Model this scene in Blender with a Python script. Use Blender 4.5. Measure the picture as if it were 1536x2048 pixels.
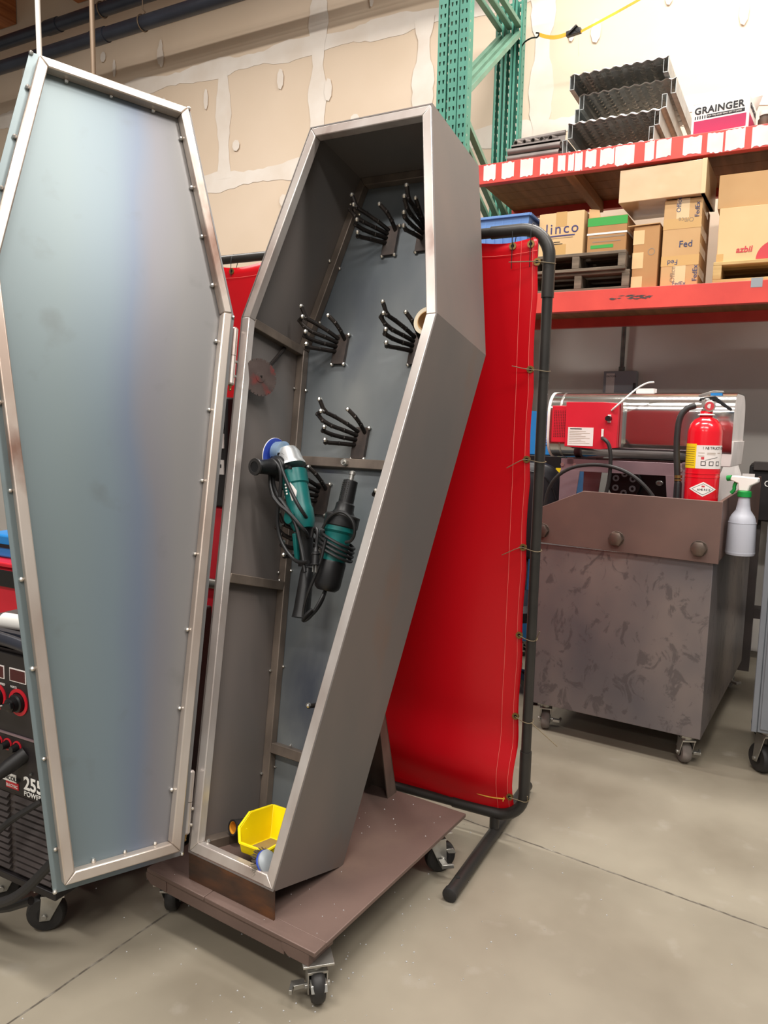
import bpy, bmesh, math, random
from mathutils import Vector, Matrix
random.seed(7)
for o in list(bpy.data.objects): bpy.data.objects.remove(o, do_unlink=True)
scn = bpy.context.scene
COL = scn.collection
# ------------------------------------------------------------------ camera
F_PX, PITCH, ROLL, YAW, CAM_H = 1497.73, .1164, -.0234, .4775, 1.4
def cam_axes():
    fwd = Vector((0, math.cos(PITCH), -math.sin(PITCH))); right = Vector((1, 0, 0)); down = fwd.cross(right)
    r2 = math.cos(ROLL)*right + math.sin(ROLL)*down
    d2 = -math.sin(ROLL)*right + math.cos(ROLL)*down
    Rz = Matrix.Rotation(YAW, 3, 'Z')
    return Rz @ r2, Rz @ d2, Rz @ fwd
cr, cd_, cf = cam_axes()
cam = bpy.data.cameras.new('camera'); camo = bpy.data.objects.new('camera', cam); COL.objects.link(camo)
cam.sensor_fit = 'HORIZONTAL'; cam.sensor_width = 36.0; cam.lens = F_PX/1536*36.0
cam.clip_start = .05
mw = Matrix((cr, -cd_, -cf)).transposed().to_4x4(); mw.translation = (0, 0, CAM_H)
camo.matrix_world = mw
scn.camera = camo
# ------------------------------------------------------------------ world, lights, exposure
w = bpy.data.worlds.new('shop_air'); scn.world = w; w.use_nodes = True
w.node_tree.nodes['Background'].inputs[0].default_value = (1.0, .985, .965, 1)
w.node_tree.nodes['Background'].inputs[1].default_value = .2
scn.view_settings.view_transform = 'Standard'; scn.view_settings.look = 'None'
scn.view_settings.gamma = 1; scn.view_settings.use_curve_mapping = False
scn.view_settings.exposure = 0.27
def area(name, loc, sx, sy, power, color=(1, .96, .91), aim=None):
    L = bpy.data.lights.new(name, 'AREA'); L.shape = 'RECTANGLE'; L.size = sx; L.size_y = sy; L.energy = power; L.color = color
    o = bpy.data.objects.new(name, L); COL.objects.link(o); o.location = loc
    if aim: o.rotation_euler = (Vector(aim)-Vector(loc)).to_track_quat('-Z', 'Y').to_euler()
    return o
area('ceiling_strip_light_offscreen', (-.2, 3.9, 5.1), 2.4, .35, 130)
area('ceiling_strip_light_offscreen', (-2.2, -6.5, 5.1), 2.4, .35, 130)
area('ceiling_strip_light_offscreen', (1.8, -6.5, 5.1), 2.4, .35, 130)
area('ceiling_strip_light_offscreen', (-.6, 1.2, 5.1), 2.4, .35, 130)
area('ceiling_strip_light_offscreen', (2.4, 1.2, 5.1), 2.4, .35, 130)
area('ceiling_strip_light_offscreen', (-3.9, 2.6, 5.1), 2.4, .35, 130)
area('ceiling_strip_light_offscreen', (-2.4, -1.6, 5.1), 2.4, .35, 130)
area('ceiling_strip_light_offscreen', (.9, -1.8, 5.1), 2.4, .35, 130)

# ------------------------------------------------------------------ materials
def lin(c):
    return tuple((x/255/12.92 if x/255 <= .04045 else ((x/255+.055)/1.055)**2.4) for x in c)+(1,)
MATS = {}
def mat(name, c1, c2=None, metal=0., rough=.5, scale=6., stretch=(1, 1, 1), lo=.35, hi=.65, c3=None, s3=3., lo3=.58, hi3=.72,
        bump=0., bscale=60., trans=0., detail=4., rvar=0., coat=0., emit=None, alpha=1., spec=.5, ior=1.45):
    if name in MATS: return MATS[name]
    m = bpy.data.materials.new(name); m.use_nodes = True; nt = m.node_tree; b = nt.nodes['Principled BSDF']
    b.inputs['Metallic'].default_value = metal; b.inputs['Roughness'].default_value = rough
    b.inputs['Base Color'].default_value = lin(c1); b.inputs['Transmission Weight'].default_value = trans
    b.inputs['Coat Weight'].default_value = coat; b.inputs['Specular IOR Level'].default_value = spec; b.inputs['IOR'].default_value = ior
    if emit: b.inputs['Emission Color'].default_value = lin(emit[0]); b.inputs['Emission Strength'].default_value = emit[1]
    tc = None
    if c2 or bump or c3 or rvar:
        tc = nt.nodes.new('ShaderNodeTexCoord'); mp = nt.nodes.new('ShaderNodeMapping'); mp.inputs['Scale'].default_value = stretch
        nt.links.new(tc.outputs['Object'], mp.inputs[0])
    if c2:
        n = nt.nodes.new('ShaderNodeTexNoise'); n.inputs['Scale'].default_value = scale; n.inputs['Detail'].default_value = detail
        nt.links.new(mp.outputs[0], n.inputs['Vector'])
        r = nt.nodes.new('ShaderNodeValToRGB'); r.color_ramp.elements[0].position = lo; r.color_ramp.elements[1].position = hi
        r.color_ramp.elements[0].color = lin(c1); r.color_ramp.elements[1].color = lin(c2)
        nt.links.new(n.outputs[0], r.inputs[0]); out = r.outputs[0]
        if c3:
            n3 = nt.nodes.new('ShaderNodeTexNoise'); n3.inputs['Scale'].default_value = s3; n3.inputs['Detail'].default_value = 6
            nt.links.new(mp.outputs[0], n3.inputs['Vector'])
            r3 = nt.nodes.new('ShaderNodeValToRGB'); r3.color_ramp.elements[0].position = lo3; r3.color_ramp.elements[1].position = hi3
            nt.links.new(n3.outputs[0], r3.inputs[0])
            mx = nt.nodes.new('ShaderNodeMix'); mx.data_type = 'RGBA'
            nt.links.new(r3.outputs[0], mx.inputs[0]); nt.links.new(out, mx.inputs[6]); mx.inputs[7].default_value = lin(c3); out = mx.outputs[2]
        nt.links.new(out, b.inputs['Base Color'])
        if rvar:
            mr = nt.nodes.new('ShaderNodeMapRange'); mr.inputs[3].default_value = rough-rvar; mr.inputs[4].default_value = rough+rvar
            nt.links.new(n.outputs[0], mr.inputs[0]); nt.links.new(mr.outputs[0], b.inputs['Roughness'])
    if bump:
        nb = nt.nodes.new('ShaderNodeTexNoise'); nb.inputs['Scale'].default_value = bscale
        nt.links.new(mp.outputs[0], nb.inputs['Vector'])
        bp = nt.nodes.new('ShaderNodeBump'); bp.inputs['Strength'].default_value = bump; bp.inputs['Distance'].default_value = .002
        nt.links.new(nb.outputs[0], bp.inputs['Height']); nt.links.new(bp.outputs[0], b.inputs['Normal'])
    MATS[name] = m
    return m
mat('scale_back', (100, 108, 115), (134, 138, 138), .5, .3, 2.4, (1, 1, .45), c3=(80, 86, 100), s3=2.0, rvar=.06)
mat('skin_out', (114, 105, 100), (100, 97, 95), .2, .45, 2.5, (1, 1, .5), c3=(116, 92, 78), s3=3.4, lo3=.62, hi3=.8, rvar=.06)
mat('bar_steel', (214, 208, 203), (166, 150, 142), .55, .32, 5, (1, 1, .5), c3=(108, 78, 68), s3=5, rvar=.1)
mat('bar_door', (200, 190, 180), (160, 142, 130), .6, .34, 4, (1, 1, .5), c3=(120, 84, 68), s3=5, rvar=.1)
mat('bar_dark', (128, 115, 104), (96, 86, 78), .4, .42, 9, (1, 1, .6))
mat('bead', (205, 202, 196), None, .9, .25)
mat('plate_brown', (114, 94, 86), (102, 84, 77), .25, .55, 5, c3=(124, 104, 93), s3=2.5, bump=.1, bscale=200)
mat('rust', (96, 66, 48), (62, 52, 46), .35, .6, 8, (1, 1, 3), c3=(130, 82, 46), s3=5, lo3=.55)
mat('finger_black', (40, 37, 36), (58, 52, 49), .6, .38, 20)
mat('palm_steel', (92, 80, 74), (70, 64, 62), .6, .4, 14)
mat('rubber', (30, 29, 29), (42, 40, 39), 0, .5, 15)
mat('tread_grey', (120, 112, 106), (98, 92, 88), 0, .6, 12)
mat('zinc', (196, 194, 188), (160, 158, 152), .85, .35, 12)
mat('galv_dark', (120, 118, 112), (90, 90, 88), .8, .4, 12)
mat('black_plastic', (24, 24, 25), None, 0, .38)
mat('black_cord', (28, 28, 29), None, 0, .42)
mat('teal', (18, 104, 100), (14, 92, 90), 0, .38, 12)
mat('silver_cast', (190, 192, 192), (168, 170, 172), .7, .35, 20)
mat('blue_guard', (120, 152, 190), (140, 160, 178), .4, .4, 18)
mat('disc_blue', (38, 62, 160), (60, 84, 176), 0, .5, 30)
mat('white', (236, 234, 228), None, 0, .5)
mat('paper', (228, 220, 216), (214, 208, 203), 0, .7, 10)
mat('yellow', (246, 222, 6), (236, 208, 4), 0, .38, 6)
mat('dirt', (150, 126, 78), None, 0, .9)
mat('orange_in', (222, 150, 40), None, 0, .6)
mat('wire', (130, 122, 112), None, .9, .35)
mat('tape_cream', (222, 208, 182), None, 0, .6)
mat('blade_grey', (98, 86, 82), (80, 68, 66), .75, .35, 18, c3=(150, 60, 56), s3=14, lo3=.55)  # red blotches scattered at random over the grey
MATS['blade_grey'].node_tree.nodes['Principled BSDF'].inputs['Metallic'].default_value = .4
mat('tube_black', (40, 38, 36), (50, 47, 44), .1, .4, 8)
mat('brass', (150, 122, 74), None, .9, .4)
mat('tie', (110, 96, 72), None, 0, .6)
mat('green_rack', (72, 138, 118), (62, 126, 108), 0, .45, 6)
mat('green_brace', (112, 148, 128), (96, 132, 112), 0, .45, 6)
mat('red_beam', (214, 74, 62), (196, 62, 54), 0, .45, 4, c3=(180, 52, 48), s3=3)
mat('deck_wood', (164, 112, 70), (140, 94, 56), 0, .7, 4, (6, .6, 6))
mat('pallet_grey', (122, 108, 92), (84, 74, 62), 0, .8, 6, (1, 6, 6))
mat('pallet_wood', (198, 168, 114), (176, 144, 92), 0, .8, 6, (1, 6, 6))
mat('card', (202, 164, 116), (192, 152, 104), 0, .75, 3)
mat('card_pale', (222, 190, 142), (214, 180, 132), 0, .75, 3)
mat('card_brown', (184, 140, 92), (172, 128, 82), 0, .75, 3)
mat('wrap', (226, 196, 158), (214, 180, 140), 0, .25, 3, coat=1., bump=1., bscale=9)
mat('packing_tape', (200, 160, 100), None, 0, .3)
mat('clear_tape', (216, 188, 144), None, 0, .25)
mat('grating', (150, 155, 155), (172, 176, 174), .35, .4, 18)
mat('mauve', (150, 128, 132), (134, 114, 120), .4, .4, 6)
mat('tube_steel', (136, 128, 123), (118, 110, 106), .4, .4, 8)
mat('stainless', (206, 206, 204), None, .97, .14)
mat('stainless_dull', (198, 196, 190), None, .9, .28)
mat('machine_red', (206, 34, 52), (196, 30, 46), 0, .38, 4)
mat('ext_red', (214, 18, 34), None, 0, .22, coat=.5)
mat('decal_yellow', (232, 196, 28), None, 0, .4)
mat('bin_plate', (116, 92, 84), (104, 84, 78), .3, .5, 4, c3=(124, 94, 78), s3=3)
mat('hex', (112, 98, 88), (86, 76, 70), .7, .4, 20)
mat('milky', (196, 198, 208), None, 0, .4, trans=.25)
mat('liquid', (170, 174, 200), None, 0, .35, trans=.2)
mat('green_cap', (22, 140, 62), None, 0, .4)
mat('grey_box', (140, 146, 150), None, .1, .45)
mat('cab_grey', (112, 116, 122), (104, 108, 114), 0, .5, 5)
mat('blue_machine', (36, 126, 196), None, 0, .4)
mat('blue_bin', (110, 150, 208), (100, 138, 200), 0, .4, 5)
mat('chair_black', (30, 30, 34), None, 0, .38)
mat('panel_black', (30, 27, 28), (38, 34, 35), 0, .45, 8)
mat('case_dark', (70, 62, 60), (60, 54, 52), 0, .5, 8)
mat('knob_red', (196, 30, 44), None, 0, .4)
mat('display', (70, 22, 26), None, 0, .2)
mat('ink_black', (24, 24, 28), None, 0, .6)
mat('ink_navy', (62, 60, 112), None, 0, .6)
mat('ink_blue', (44, 62, 108), None, 0, .6)
mat('ink_red', (196, 62, 70), None, 0, .6)
mat('ink_magenta', (176, 36, 84), None, 0, .6)
mat('ink_green', (60, 160, 70), None, 0, .6)
mat('ink_grey', (150, 130, 106), None, 0, .6)
mat('pipe', (48, 52, 62), (38, 40, 48), 0, .35, 4)
mat('rod_white', (226, 222, 214), None, 0, .5)
mat('rod_brown', (110, 92, 74), None, .3, .5)
mat('joist', (186, 116, 68), (150, 88, 48), 0, .6, 4, (8, .5, 8))
mat('ceil', (200, 196, 190), None, 0, .8)
mat('strap', (238, 120, 30), (232, 170, 40), 0, .6, 3)
mat('hole_shade', (18, 18, 18), None, 0, .8)  # near-black colour painted for the shade inside holes and slots
mat('glint', (240, 240, 240), None, .6, .3)
mat('screen_glass', (110, 118, 122), None, .2, .15)
mat('thread', (232, 120, 110), None, 0, .6)
mat('copper_yellow', (230, 180, 70), None, 0, .5)

def special_door():
    m = bpy.data.materials.new('door_skin'); m.use_nodes = True; nt = m.node_tree; b = nt.nodes['Principled BSDF']
    b.inputs['Metallic'].default_value = .3; b.inputs['Roughness'].default_value = .36
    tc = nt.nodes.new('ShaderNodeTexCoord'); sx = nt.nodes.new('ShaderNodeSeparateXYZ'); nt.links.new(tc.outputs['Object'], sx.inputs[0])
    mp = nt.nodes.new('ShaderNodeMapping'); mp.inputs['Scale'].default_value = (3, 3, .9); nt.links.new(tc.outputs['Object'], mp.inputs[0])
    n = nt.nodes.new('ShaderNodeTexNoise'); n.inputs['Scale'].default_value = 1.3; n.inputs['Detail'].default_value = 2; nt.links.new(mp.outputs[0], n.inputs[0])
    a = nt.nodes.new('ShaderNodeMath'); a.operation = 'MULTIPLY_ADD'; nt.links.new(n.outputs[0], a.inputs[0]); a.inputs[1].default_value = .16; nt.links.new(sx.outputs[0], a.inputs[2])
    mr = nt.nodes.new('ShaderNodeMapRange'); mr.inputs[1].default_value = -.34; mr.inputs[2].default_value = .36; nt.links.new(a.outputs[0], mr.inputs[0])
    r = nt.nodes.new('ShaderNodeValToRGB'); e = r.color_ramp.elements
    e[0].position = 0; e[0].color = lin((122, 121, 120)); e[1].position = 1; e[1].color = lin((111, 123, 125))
    for p, c in ((.36, (122, 120, 119)), (.455, (114, 113, 118)), (.53, (101, 111, 126)), (.62, (107, 120, 127)), (.8, (111, 123, 125))):  # bluish mill-scale tint, with a little painted light and dark left in
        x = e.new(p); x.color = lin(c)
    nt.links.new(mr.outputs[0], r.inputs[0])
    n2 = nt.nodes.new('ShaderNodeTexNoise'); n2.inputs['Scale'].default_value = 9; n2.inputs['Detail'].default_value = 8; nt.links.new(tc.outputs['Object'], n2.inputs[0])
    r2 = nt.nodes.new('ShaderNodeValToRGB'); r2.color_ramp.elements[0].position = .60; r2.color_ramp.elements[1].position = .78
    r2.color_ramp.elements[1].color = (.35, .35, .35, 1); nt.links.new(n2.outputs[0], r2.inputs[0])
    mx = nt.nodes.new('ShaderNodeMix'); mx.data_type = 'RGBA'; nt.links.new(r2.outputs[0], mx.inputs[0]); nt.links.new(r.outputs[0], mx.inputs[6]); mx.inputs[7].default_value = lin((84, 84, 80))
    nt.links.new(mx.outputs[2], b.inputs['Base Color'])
    MATS['door_skin'] = m
special_door()
def special_curtain():
    m = bpy.data.materials.new('curtain_red'); m.use_nodes = True; nt = m.node_tree; b = nt.nodes['Principled BSDF']
    b.inputs['Base Color'].default_value = lin((206, 14, 28)); b.inputs['Roughness'].default_value = .3
    t = nt.nodes.new('ShaderNodeBsdfTranslucent'); t.inputs[0].default_value = lin((220, 12, 22))
    mx = nt.nodes.new('ShaderNodeMixShader'); mx.inputs[0].default_value = .3
    nt.links.new(b.outputs[0], mx.inputs[1]); nt.links.new(t.outputs[0], mx.inputs[2])
    nt.links.new(mx.outputs[0], nt.nodes['Material Output'].inputs[0])
    MATS['curtain_red'] = m
special_curtain()
def special_wall():
    m = bpy.data.materials.new('drywall'); m.use_nodes = True; nt = m.node_tree; b = nt.nodes['Principled BSDF']
    b.inputs['Roughness'].default_value = .8
    tc = nt.nodes.new('ShaderNodeTexCoord')
    n = nt.nodes.new('ShaderNodeTexNoise'); n.inputs['Scale'].default_value = 1.2; n.inputs['Detail'].default_value = 5; nt.links.new(tc.outputs['Object'], n.inputs[0])
    r = nt.nodes.new('ShaderNodeValToRGB'); r.color_ramp.elements[0].position = .35; r.color_ramp.elements[1].position = .7
    r.color_ramp.elements[0].color = lin((214, 194, 170)); r.color_ramp.elements[1].color = lin((221, 202, 180))
    nt.links.new(n.outputs[0], r.inputs[0]); nt.links.new(r.outputs[0], b.inputs['Base Color'])
    MATS['drywall'] = m
special_wall()
mat('mud', (232, 224, 214), (222, 210, 196), 0, .8, 3.5, detail=6)
mat('lower_wall', (214, 208, 200), (206, 200, 192), 0, .7, 2)
def special_floor():
    m = bpy.data.materials.new('concrete'); m.use_nodes = True; nt = m.node_tree; b = nt.nodes['Principled BSDF']
    b.inputs['Roughness'].default_value = .5
    tc = nt.nodes.new('ShaderNodeTexCoord')
    def noise(s, d): 
        n = nt.nodes.new('ShaderNodeTexNoise'); n.inputs['Scale'].default_value = s; n.inputs['Detail'].default_value = d; nt.links.new(tc.outputs['Object'], n.inputs[0]); return n
    n = noise(1.6, 8); r = nt.nodes.new('ShaderNodeValToRGB'); e = r.color_ramp.elements
    e[0].position = .3; e[0].color = lin((112, 103, 88)); e[1].position = .72; e[1].color = lin((146, 138, 122))
    x = e.new(.5); x.color = lin((130, 122, 107)); nt.links.new(n.outputs[0], r.inputs[0])
    n2 = noise(9, 10); r2 = nt.nodes.new('ShaderNodeValToRGB'); r2.color_ramp.elements[0].position = .62; r2.color_ramp.elements[1].position = .8
    r2.color_ramp.elements[1].color = (.5, .5, .5, 1); nt.links.new(n2.outputs[0], r2.inputs[0])
    mx = nt.nodes.new('ShaderNodeMix'); mx.data_type = 'RGBA'; nt.links.new(r2.outputs[0], mx.inputs[0]); nt.links.new(r.outputs[0], mx.inputs[6]); mx.inputs[7].default_value = lin((156, 150, 140))
    nt.links.new(mx.outputs[2], b.inputs['Base Color'])
    n3 = noise(4, 6); mr = nt.nodes.new('ShaderNodeMapRange'); mr.inputs[3].default_value = .38; mr.inputs[4].default_value = .62
    nt.links.new(n3.outputs[0], mr.inputs[0]); nt.links.new(mr.outputs[0], b.inputs['Roughness'])
    MATS['concrete'] = m
special_floor()
def special_stain():
    m = bpy.data.materials.new('bin_stain'); m.use_nodes = True; nt = m.node_tree; b = nt.nodes['Principled BSDF']
    b.inputs['Metallic'].default_value = .4; b.inputs['Roughness'].default_value = .42
    tc = nt.nodes.new('ShaderNodeTexCoord'); mp = nt.nodes.new('ShaderNodeMapping'); mp.inputs['Scale'].default_value = (1, 1, .7); nt.links.new(tc.outputs['Object'], mp.inputs[0])
    n = nt.nodes.new('ShaderNodeTexNoise'); n.inputs['Scale'].default_value = 2.2; n.inputs['Detail'].default_value = 3; nt.links.new(mp.outputs[0], n.inputs[0])
    r = nt.nodes.new('ShaderNodeValToRGB'); e = r.color_ramp.elements; e[0].position = .35; e[0].color = lin((98, 94, 97)); e[1].position = .62; e[1].color = lin((132, 121, 116))
    nt.links.new(n.outputs[0], r.inputs[0])
    n2 = nt.nodes.new('ShaderNodeTexNoise'); n2.inputs['Scale'].default_value = 13; n2.inputs['Detail'].default_value = 12; n2.inputs['Roughness'].default_value = .66; n2.inputs['Distortion'].default_value = 1.1; nt.links.new(mp.outputs[0], n2.inputs[0])
    r2 = nt.nodes.new('ShaderNodeValToRGB'); r2.color_ramp.elements[0].position = .54; r2.color_ramp.elements[1].position = .60; r2.color_ramp.elements[1].color = (.6, .6, .6, 1)
    nt.links.new(n2.outputs[0], r2.inputs[0])
    mx = nt.nodes.new('ShaderNodeMix'); mx.data_type = 'RGBA'; nt.links.new(r2.outputs[0], mx.inputs[0]); nt.links.new(r.outputs[0], mx.inputs[6]); mx.inputs[7].default_value = lin((78, 73, 74))
    nt.links.new(mx.outputs[2], b.inputs['Base Color']); MATS['bin_stain'] = m
special_stain()

# ------------------------------------------------------------------ mesh helpers
V = Vector
class MB:
    def __init__(s, f=None): s.v = []; s.fc = []; s.mi = []; s.f = f; s.cur = 0
    def add(s, vs, fs):
        k = len(s.v)
        for p in vs: s.v.append(V(s.f(p)) if s.f else V(p))
        for q in fs: s.fc.append(tuple(i+k for i in q)); s.mi.append(s.cur)
        return s
    def prism(s, a, b):           # two matching rings
        n = len(a); vs = list(a)+list(b)
        fs = [tuple(range(n)), tuple(range(2*n-1, n-1, -1))]+[(i, (i+1) % n, (i+1) % n+n, i+n) for i in range(n)]
        return s.add(vs, fs)
    def box(s, x0, x1, y0, y1, z0, z1):
        return s.prism([(x0, y0, z0), (x1, y0, z0), (x1, y1, z0), (x0, y1, z0)], [(x0, y0, z1), (x1, y0, z1), (x1, y1, z1), (x0, y1, z1)])
    def bar(s, p, q, w, h, up=(0, 0, 1)):
        p, q = V(p), V(q); d = (q-p).normalized(); u = V(up)
        if abs(d.dot(u)) > .99: u = V((0, 1, 0))
        x = d.cross(u).normalized(); y = x.cross(d).normalized()
        r = lambda c: [c+x*w/2*i+y*h/2*j for i, j in ((-1, -1), (1, -1), (1, 1), (-1, 1))]
        return s.prism(r(p), r(q))
    def cyl(s, p, q, r0, r1=None, n=16, inner=None):
        p, q = V(p), V(q); r1 = r0 if r1 is None else r1; d = (q-p).normalized()
        u = V((0, 0, 1)) if abs(d.z) < .9 else V((1, 0, 0)); x = d.cross(u).normalized(); y = d.cross(x)
        ring = lambda c, r: [c+x*r*math.cos(2*math.pi*i/n)+y*r*math.sin(2*math.pi*i/n) for i in range(n)]
        if inner is None: return s.prism(ring(p, r0), ring(q, r1))
        a, b, c, e = ring(p, r0), ring(q, r1), ring(q, inner), ring(p, inner)
        fs = []
        for i in range(n):
            j = (i+1) % n
            for k in range(4):
                l = (k+1) % 4; fs.append((k*n+i, k*n+j, l*n+j, l*n+i))
        return s.add(a+b+c+e, fs)
    def lathe(s, prof, p, q, n=20):   # prof: list of (t along p->q in metres, r)
        p, q = V(p), V(q); d = (q-p).normalized(); u = V((0, 0, 1)) if abs(d.z) < .9 else V((1, 0, 0)); x = d.cross(u).normalized(); y = d.cross(x)
        vs = []
        for t, r in prof: vs += [p+d*t+x*r*math.cos(2*math.pi*i/n)+y*r*math.sin(2*math.pi*i/n) for i in range(n)]
        m = len(prof); fs = [tuple(range(n)), tuple(range(m*n-1, (m-1)*n-1, -1))]
        for k in range(m-1):
            for i in range(n): j = (i+1) % n; fs.append((k*n+i, k*n+j, (k+1)*n+j, (k+1)*n+i))
        return s.add(vs, fs)
    def tube(s, pts, r, n=10, closed=False, sm=0):
        pts = [V(p) for p in pts]
        if s.f: pts = [V(s.f(p)) for p in pts]
        for _ in range(sm):
            new = []
            m = len(pts)
            rng = range(m) if closed else range(m-1)
            if not closed: new.append(pts[0])
            for i in rng:
                a, b = pts[i], pts[(i+1) % m]; new += [a*.75+b*.25, a*.25+b*.75]
            if not closed: new.append(pts[-1])
            pts = new
        m = len(pts); rr = r if isinstance(r, (list, tuple)) else None
        vs = []; prev = None
        for i in range(m):
            if closed: t = (pts[(i+1) % m]-pts[i-1]).normalized()
            else: t = (pts[min(i+1, m-1)]-pts[max(i-1, 0)]).normalized()
            if prev is None:
                u = V((0, 0, 1)) if abs(t.z) < .9 else V((1, 0, 0)); x = t.cross(u).normalized()
            else: x = (prev-t*prev.dot(t)).normalized()
            prev = x; y = t.cross(x)
            ri = (rr[0]+(rr[1]-rr[0])*i/(m-1)) if rr else r
            vs += [pts[i]+x*ri*math.cos(2*math.pi*k/n)+y*ri*math.sin(2*math.pi*k/n) for k in range(n)]
        fs = []
        for i in range(m if closed else m-1):
            i2 = (i+1) % m
            for k in range(n): l = (k+1) % n; fs.append((i*n+k, i*n+l, i2*n+l, i2*n+k))
        if not closed: fs += [tuple(range(n)), tuple(range(m*n-1, (m-1)*n-1, -1))]
        f = s.f; s.f = None; s.add(vs, fs); s.f = f
        return s
    def ball(s, c, r, n=8, sq=(1, 1, 1)):
        if s.f: c = s.f(c)
        c = V(c); vs = [c+V((0, 0, r*sq[2]))]; h = n//2
        for i in range(1, h):
            a = math.pi*i/h
            vs += [c+V((r*sq[0]*math.sin(a)*math.cos(2*math.pi*k/n), r*sq[1]*math.sin(a)*math.sin(2*math.pi*k/n), r*sq[2]*math.cos(a))) for k in range(n)]
        vs.append(c-V((0, 0, r*sq[2]))); fs = []
        for k in range(n):
            fs.append((0, 1+k, 1+(k+1) % n)); fs.append((len(vs)-1, len(vs)-1-n+(k+1) % n, len(vs)-1-n+k))
        for i in range(h-2):
            for k in range(n): l = (k+1) % n; b0 = 1+i*n; fs.append((b0+k, b0+n+k, b0+n+l, b0+l))
        f = s.f; s.f = None; s.add(vs, fs); s.f = f
        return s
    def mesh(s, name, mats, ang=35):
        me = bpy.data.meshes.new(name); me.from_pydata([tuple(p) for p in s.v], [], s.fc)
        for m in (mats if isinstance(mats, (list, tuple)) else [mats]): me.materials.append(MATS[m])
        me.polygons.foreach_set('material_index', s.mi)
        bm = bmesh.new(); bm.from_mesh(me); bmesh.ops.recalc_face_normals(bm, faces=bm.faces); bm.to_mesh(me); bm.free()
        me.shade_smooth(); me.set_sharp_from_angle(angle=math.radians(ang))
        return me
    def build(s, name, mats, parent=None, bev=0., ang=35, label=None, kind=None):
        o = bpy.data.objects.new(name, s.mesh(name, mats, ang)); COL.objects.link(o)
        if parent: o.parent = parent
        if bev:
            b = o.modifiers.new('edge', 'BEVEL'); b.width = bev; b.segments = 2; b.limit_method = 'ANGLE'; b.angle_limit = .6
        if label: o['label'] = label
        if kind: o['kind'] = kind
        return o
def thing(name, label, cat, loc=(0, 0, 0), rz=0, group=None):
    o = bpy.data.objects.new(name, None); COL.objects.link(o); o.location = loc; o.rotation_euler = (0, 0, rz); o.empty_display_size = .05
    o['label'] = label; o['category'] = cat
    if group: o['group'] = group
    return o
def tag(o, label, cat, group=None):
    o['label'] = label; o['category'] = cat
    if group: o['group'] = group
    return o
def struct(o): o['kind'] = 'structure'; return o
def sub(p, q): return (p[0]-q[0], p[1]-q[1], p[2]-q[2])
def text(name, body, size, o, u, v, material, parent=None, ext=.0006, align='LEFT', shear=0., bold=0., space=1.):
    cu = bpy.data.curves.new(name, 'FONT'); cu.body = body; cu.size = size; cu.extrude = ext; cu.align_x = align; cu.shear = shear; cu.offset = bold; cu.resolution_u = 3; cu.space_character = space
    t = bpy.data.objects.new(name, cu); COL.objects.link(t); bpy.context.view_layer.update()
    me = bpy.data.meshes.new_from_object(t); bpy.data.objects.remove(t, do_unlink=True)
    u, v = V(u).normalized(), V(v).normalized(); v = (v-u*u.dot(v)).normalized(); n = u.cross(v)
    M = Matrix((u, v, n)).transposed().to_4x4(); M.translation = V(o)
    me.transform(M); me.materials.clear(); me.materials.append(MATS[material])
    ob = bpy.data.objects.new(name, me); COL.objects.link(ob)
    if parent: ob.parent = parent
    return ob
def inset(poly, t):
    n = len(poly); out = []
    for i in range(n):
        p0, p1, p2 = V(poly[i-1]), V(poly[i]), V(poly[(i+1) % n])
        d1, d2 = (p1-p0).normalized(), (p2-p1).normalized(); n1, n2 = V((-d1.y, d1.x)), V((-d2.y, d2.x))
        k = (n1+n2); k = k/(1+n1.dot(n2)); out.append(tuple(p1+k*t))
    return out

# ------------------------------------------------------------------ setting
WY = 5.3
b = MB(); b.box(-10, 4, -9, WY+.05, -.1, 0); floor = struct(b.build('floor', 'concrete'))
# saw-cut joints recessed look: thin dark grooves with chipped light rims
def joint(p, q, name='joint_line'):
    m = MB(); p, q = V(p), V(q); d = (q-p); L = d.length; d.normalize(); s = V((-d.y, d.x, 0)); n = int(L/.03)
    vs = []; fs = []
    for i in range(n+1):
        c = p+d*L*i/n; wv = .0022+.0016*random.random(); off = s*random.uniform(-.0012, .0012)
        vs += [c+off+s*wv, c+off-s*wv]
    for i in range(n): fs.append((2*i, 2*i+1, 2*i+3, 2*i+2))
    m.add([(a.x, a.y, .0006) for a in vs], fs)
    return m.build(name, 'joint', floor)
mat('joint', (84, 77, 68), (150, 143, 130), 0, .8, 26, lo=.45, hi=.72)
joint((-3.5, 2.74, 0), (2.2, 2.0, 0)); joint((-1.43, 1.6, 0), (-1.60, -.5, 0))
b = MB(); b.box(-10, 4, WY, WY+.12, 0, 6); wall = struct(b.build('wall_back', 'drywall'))
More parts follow.
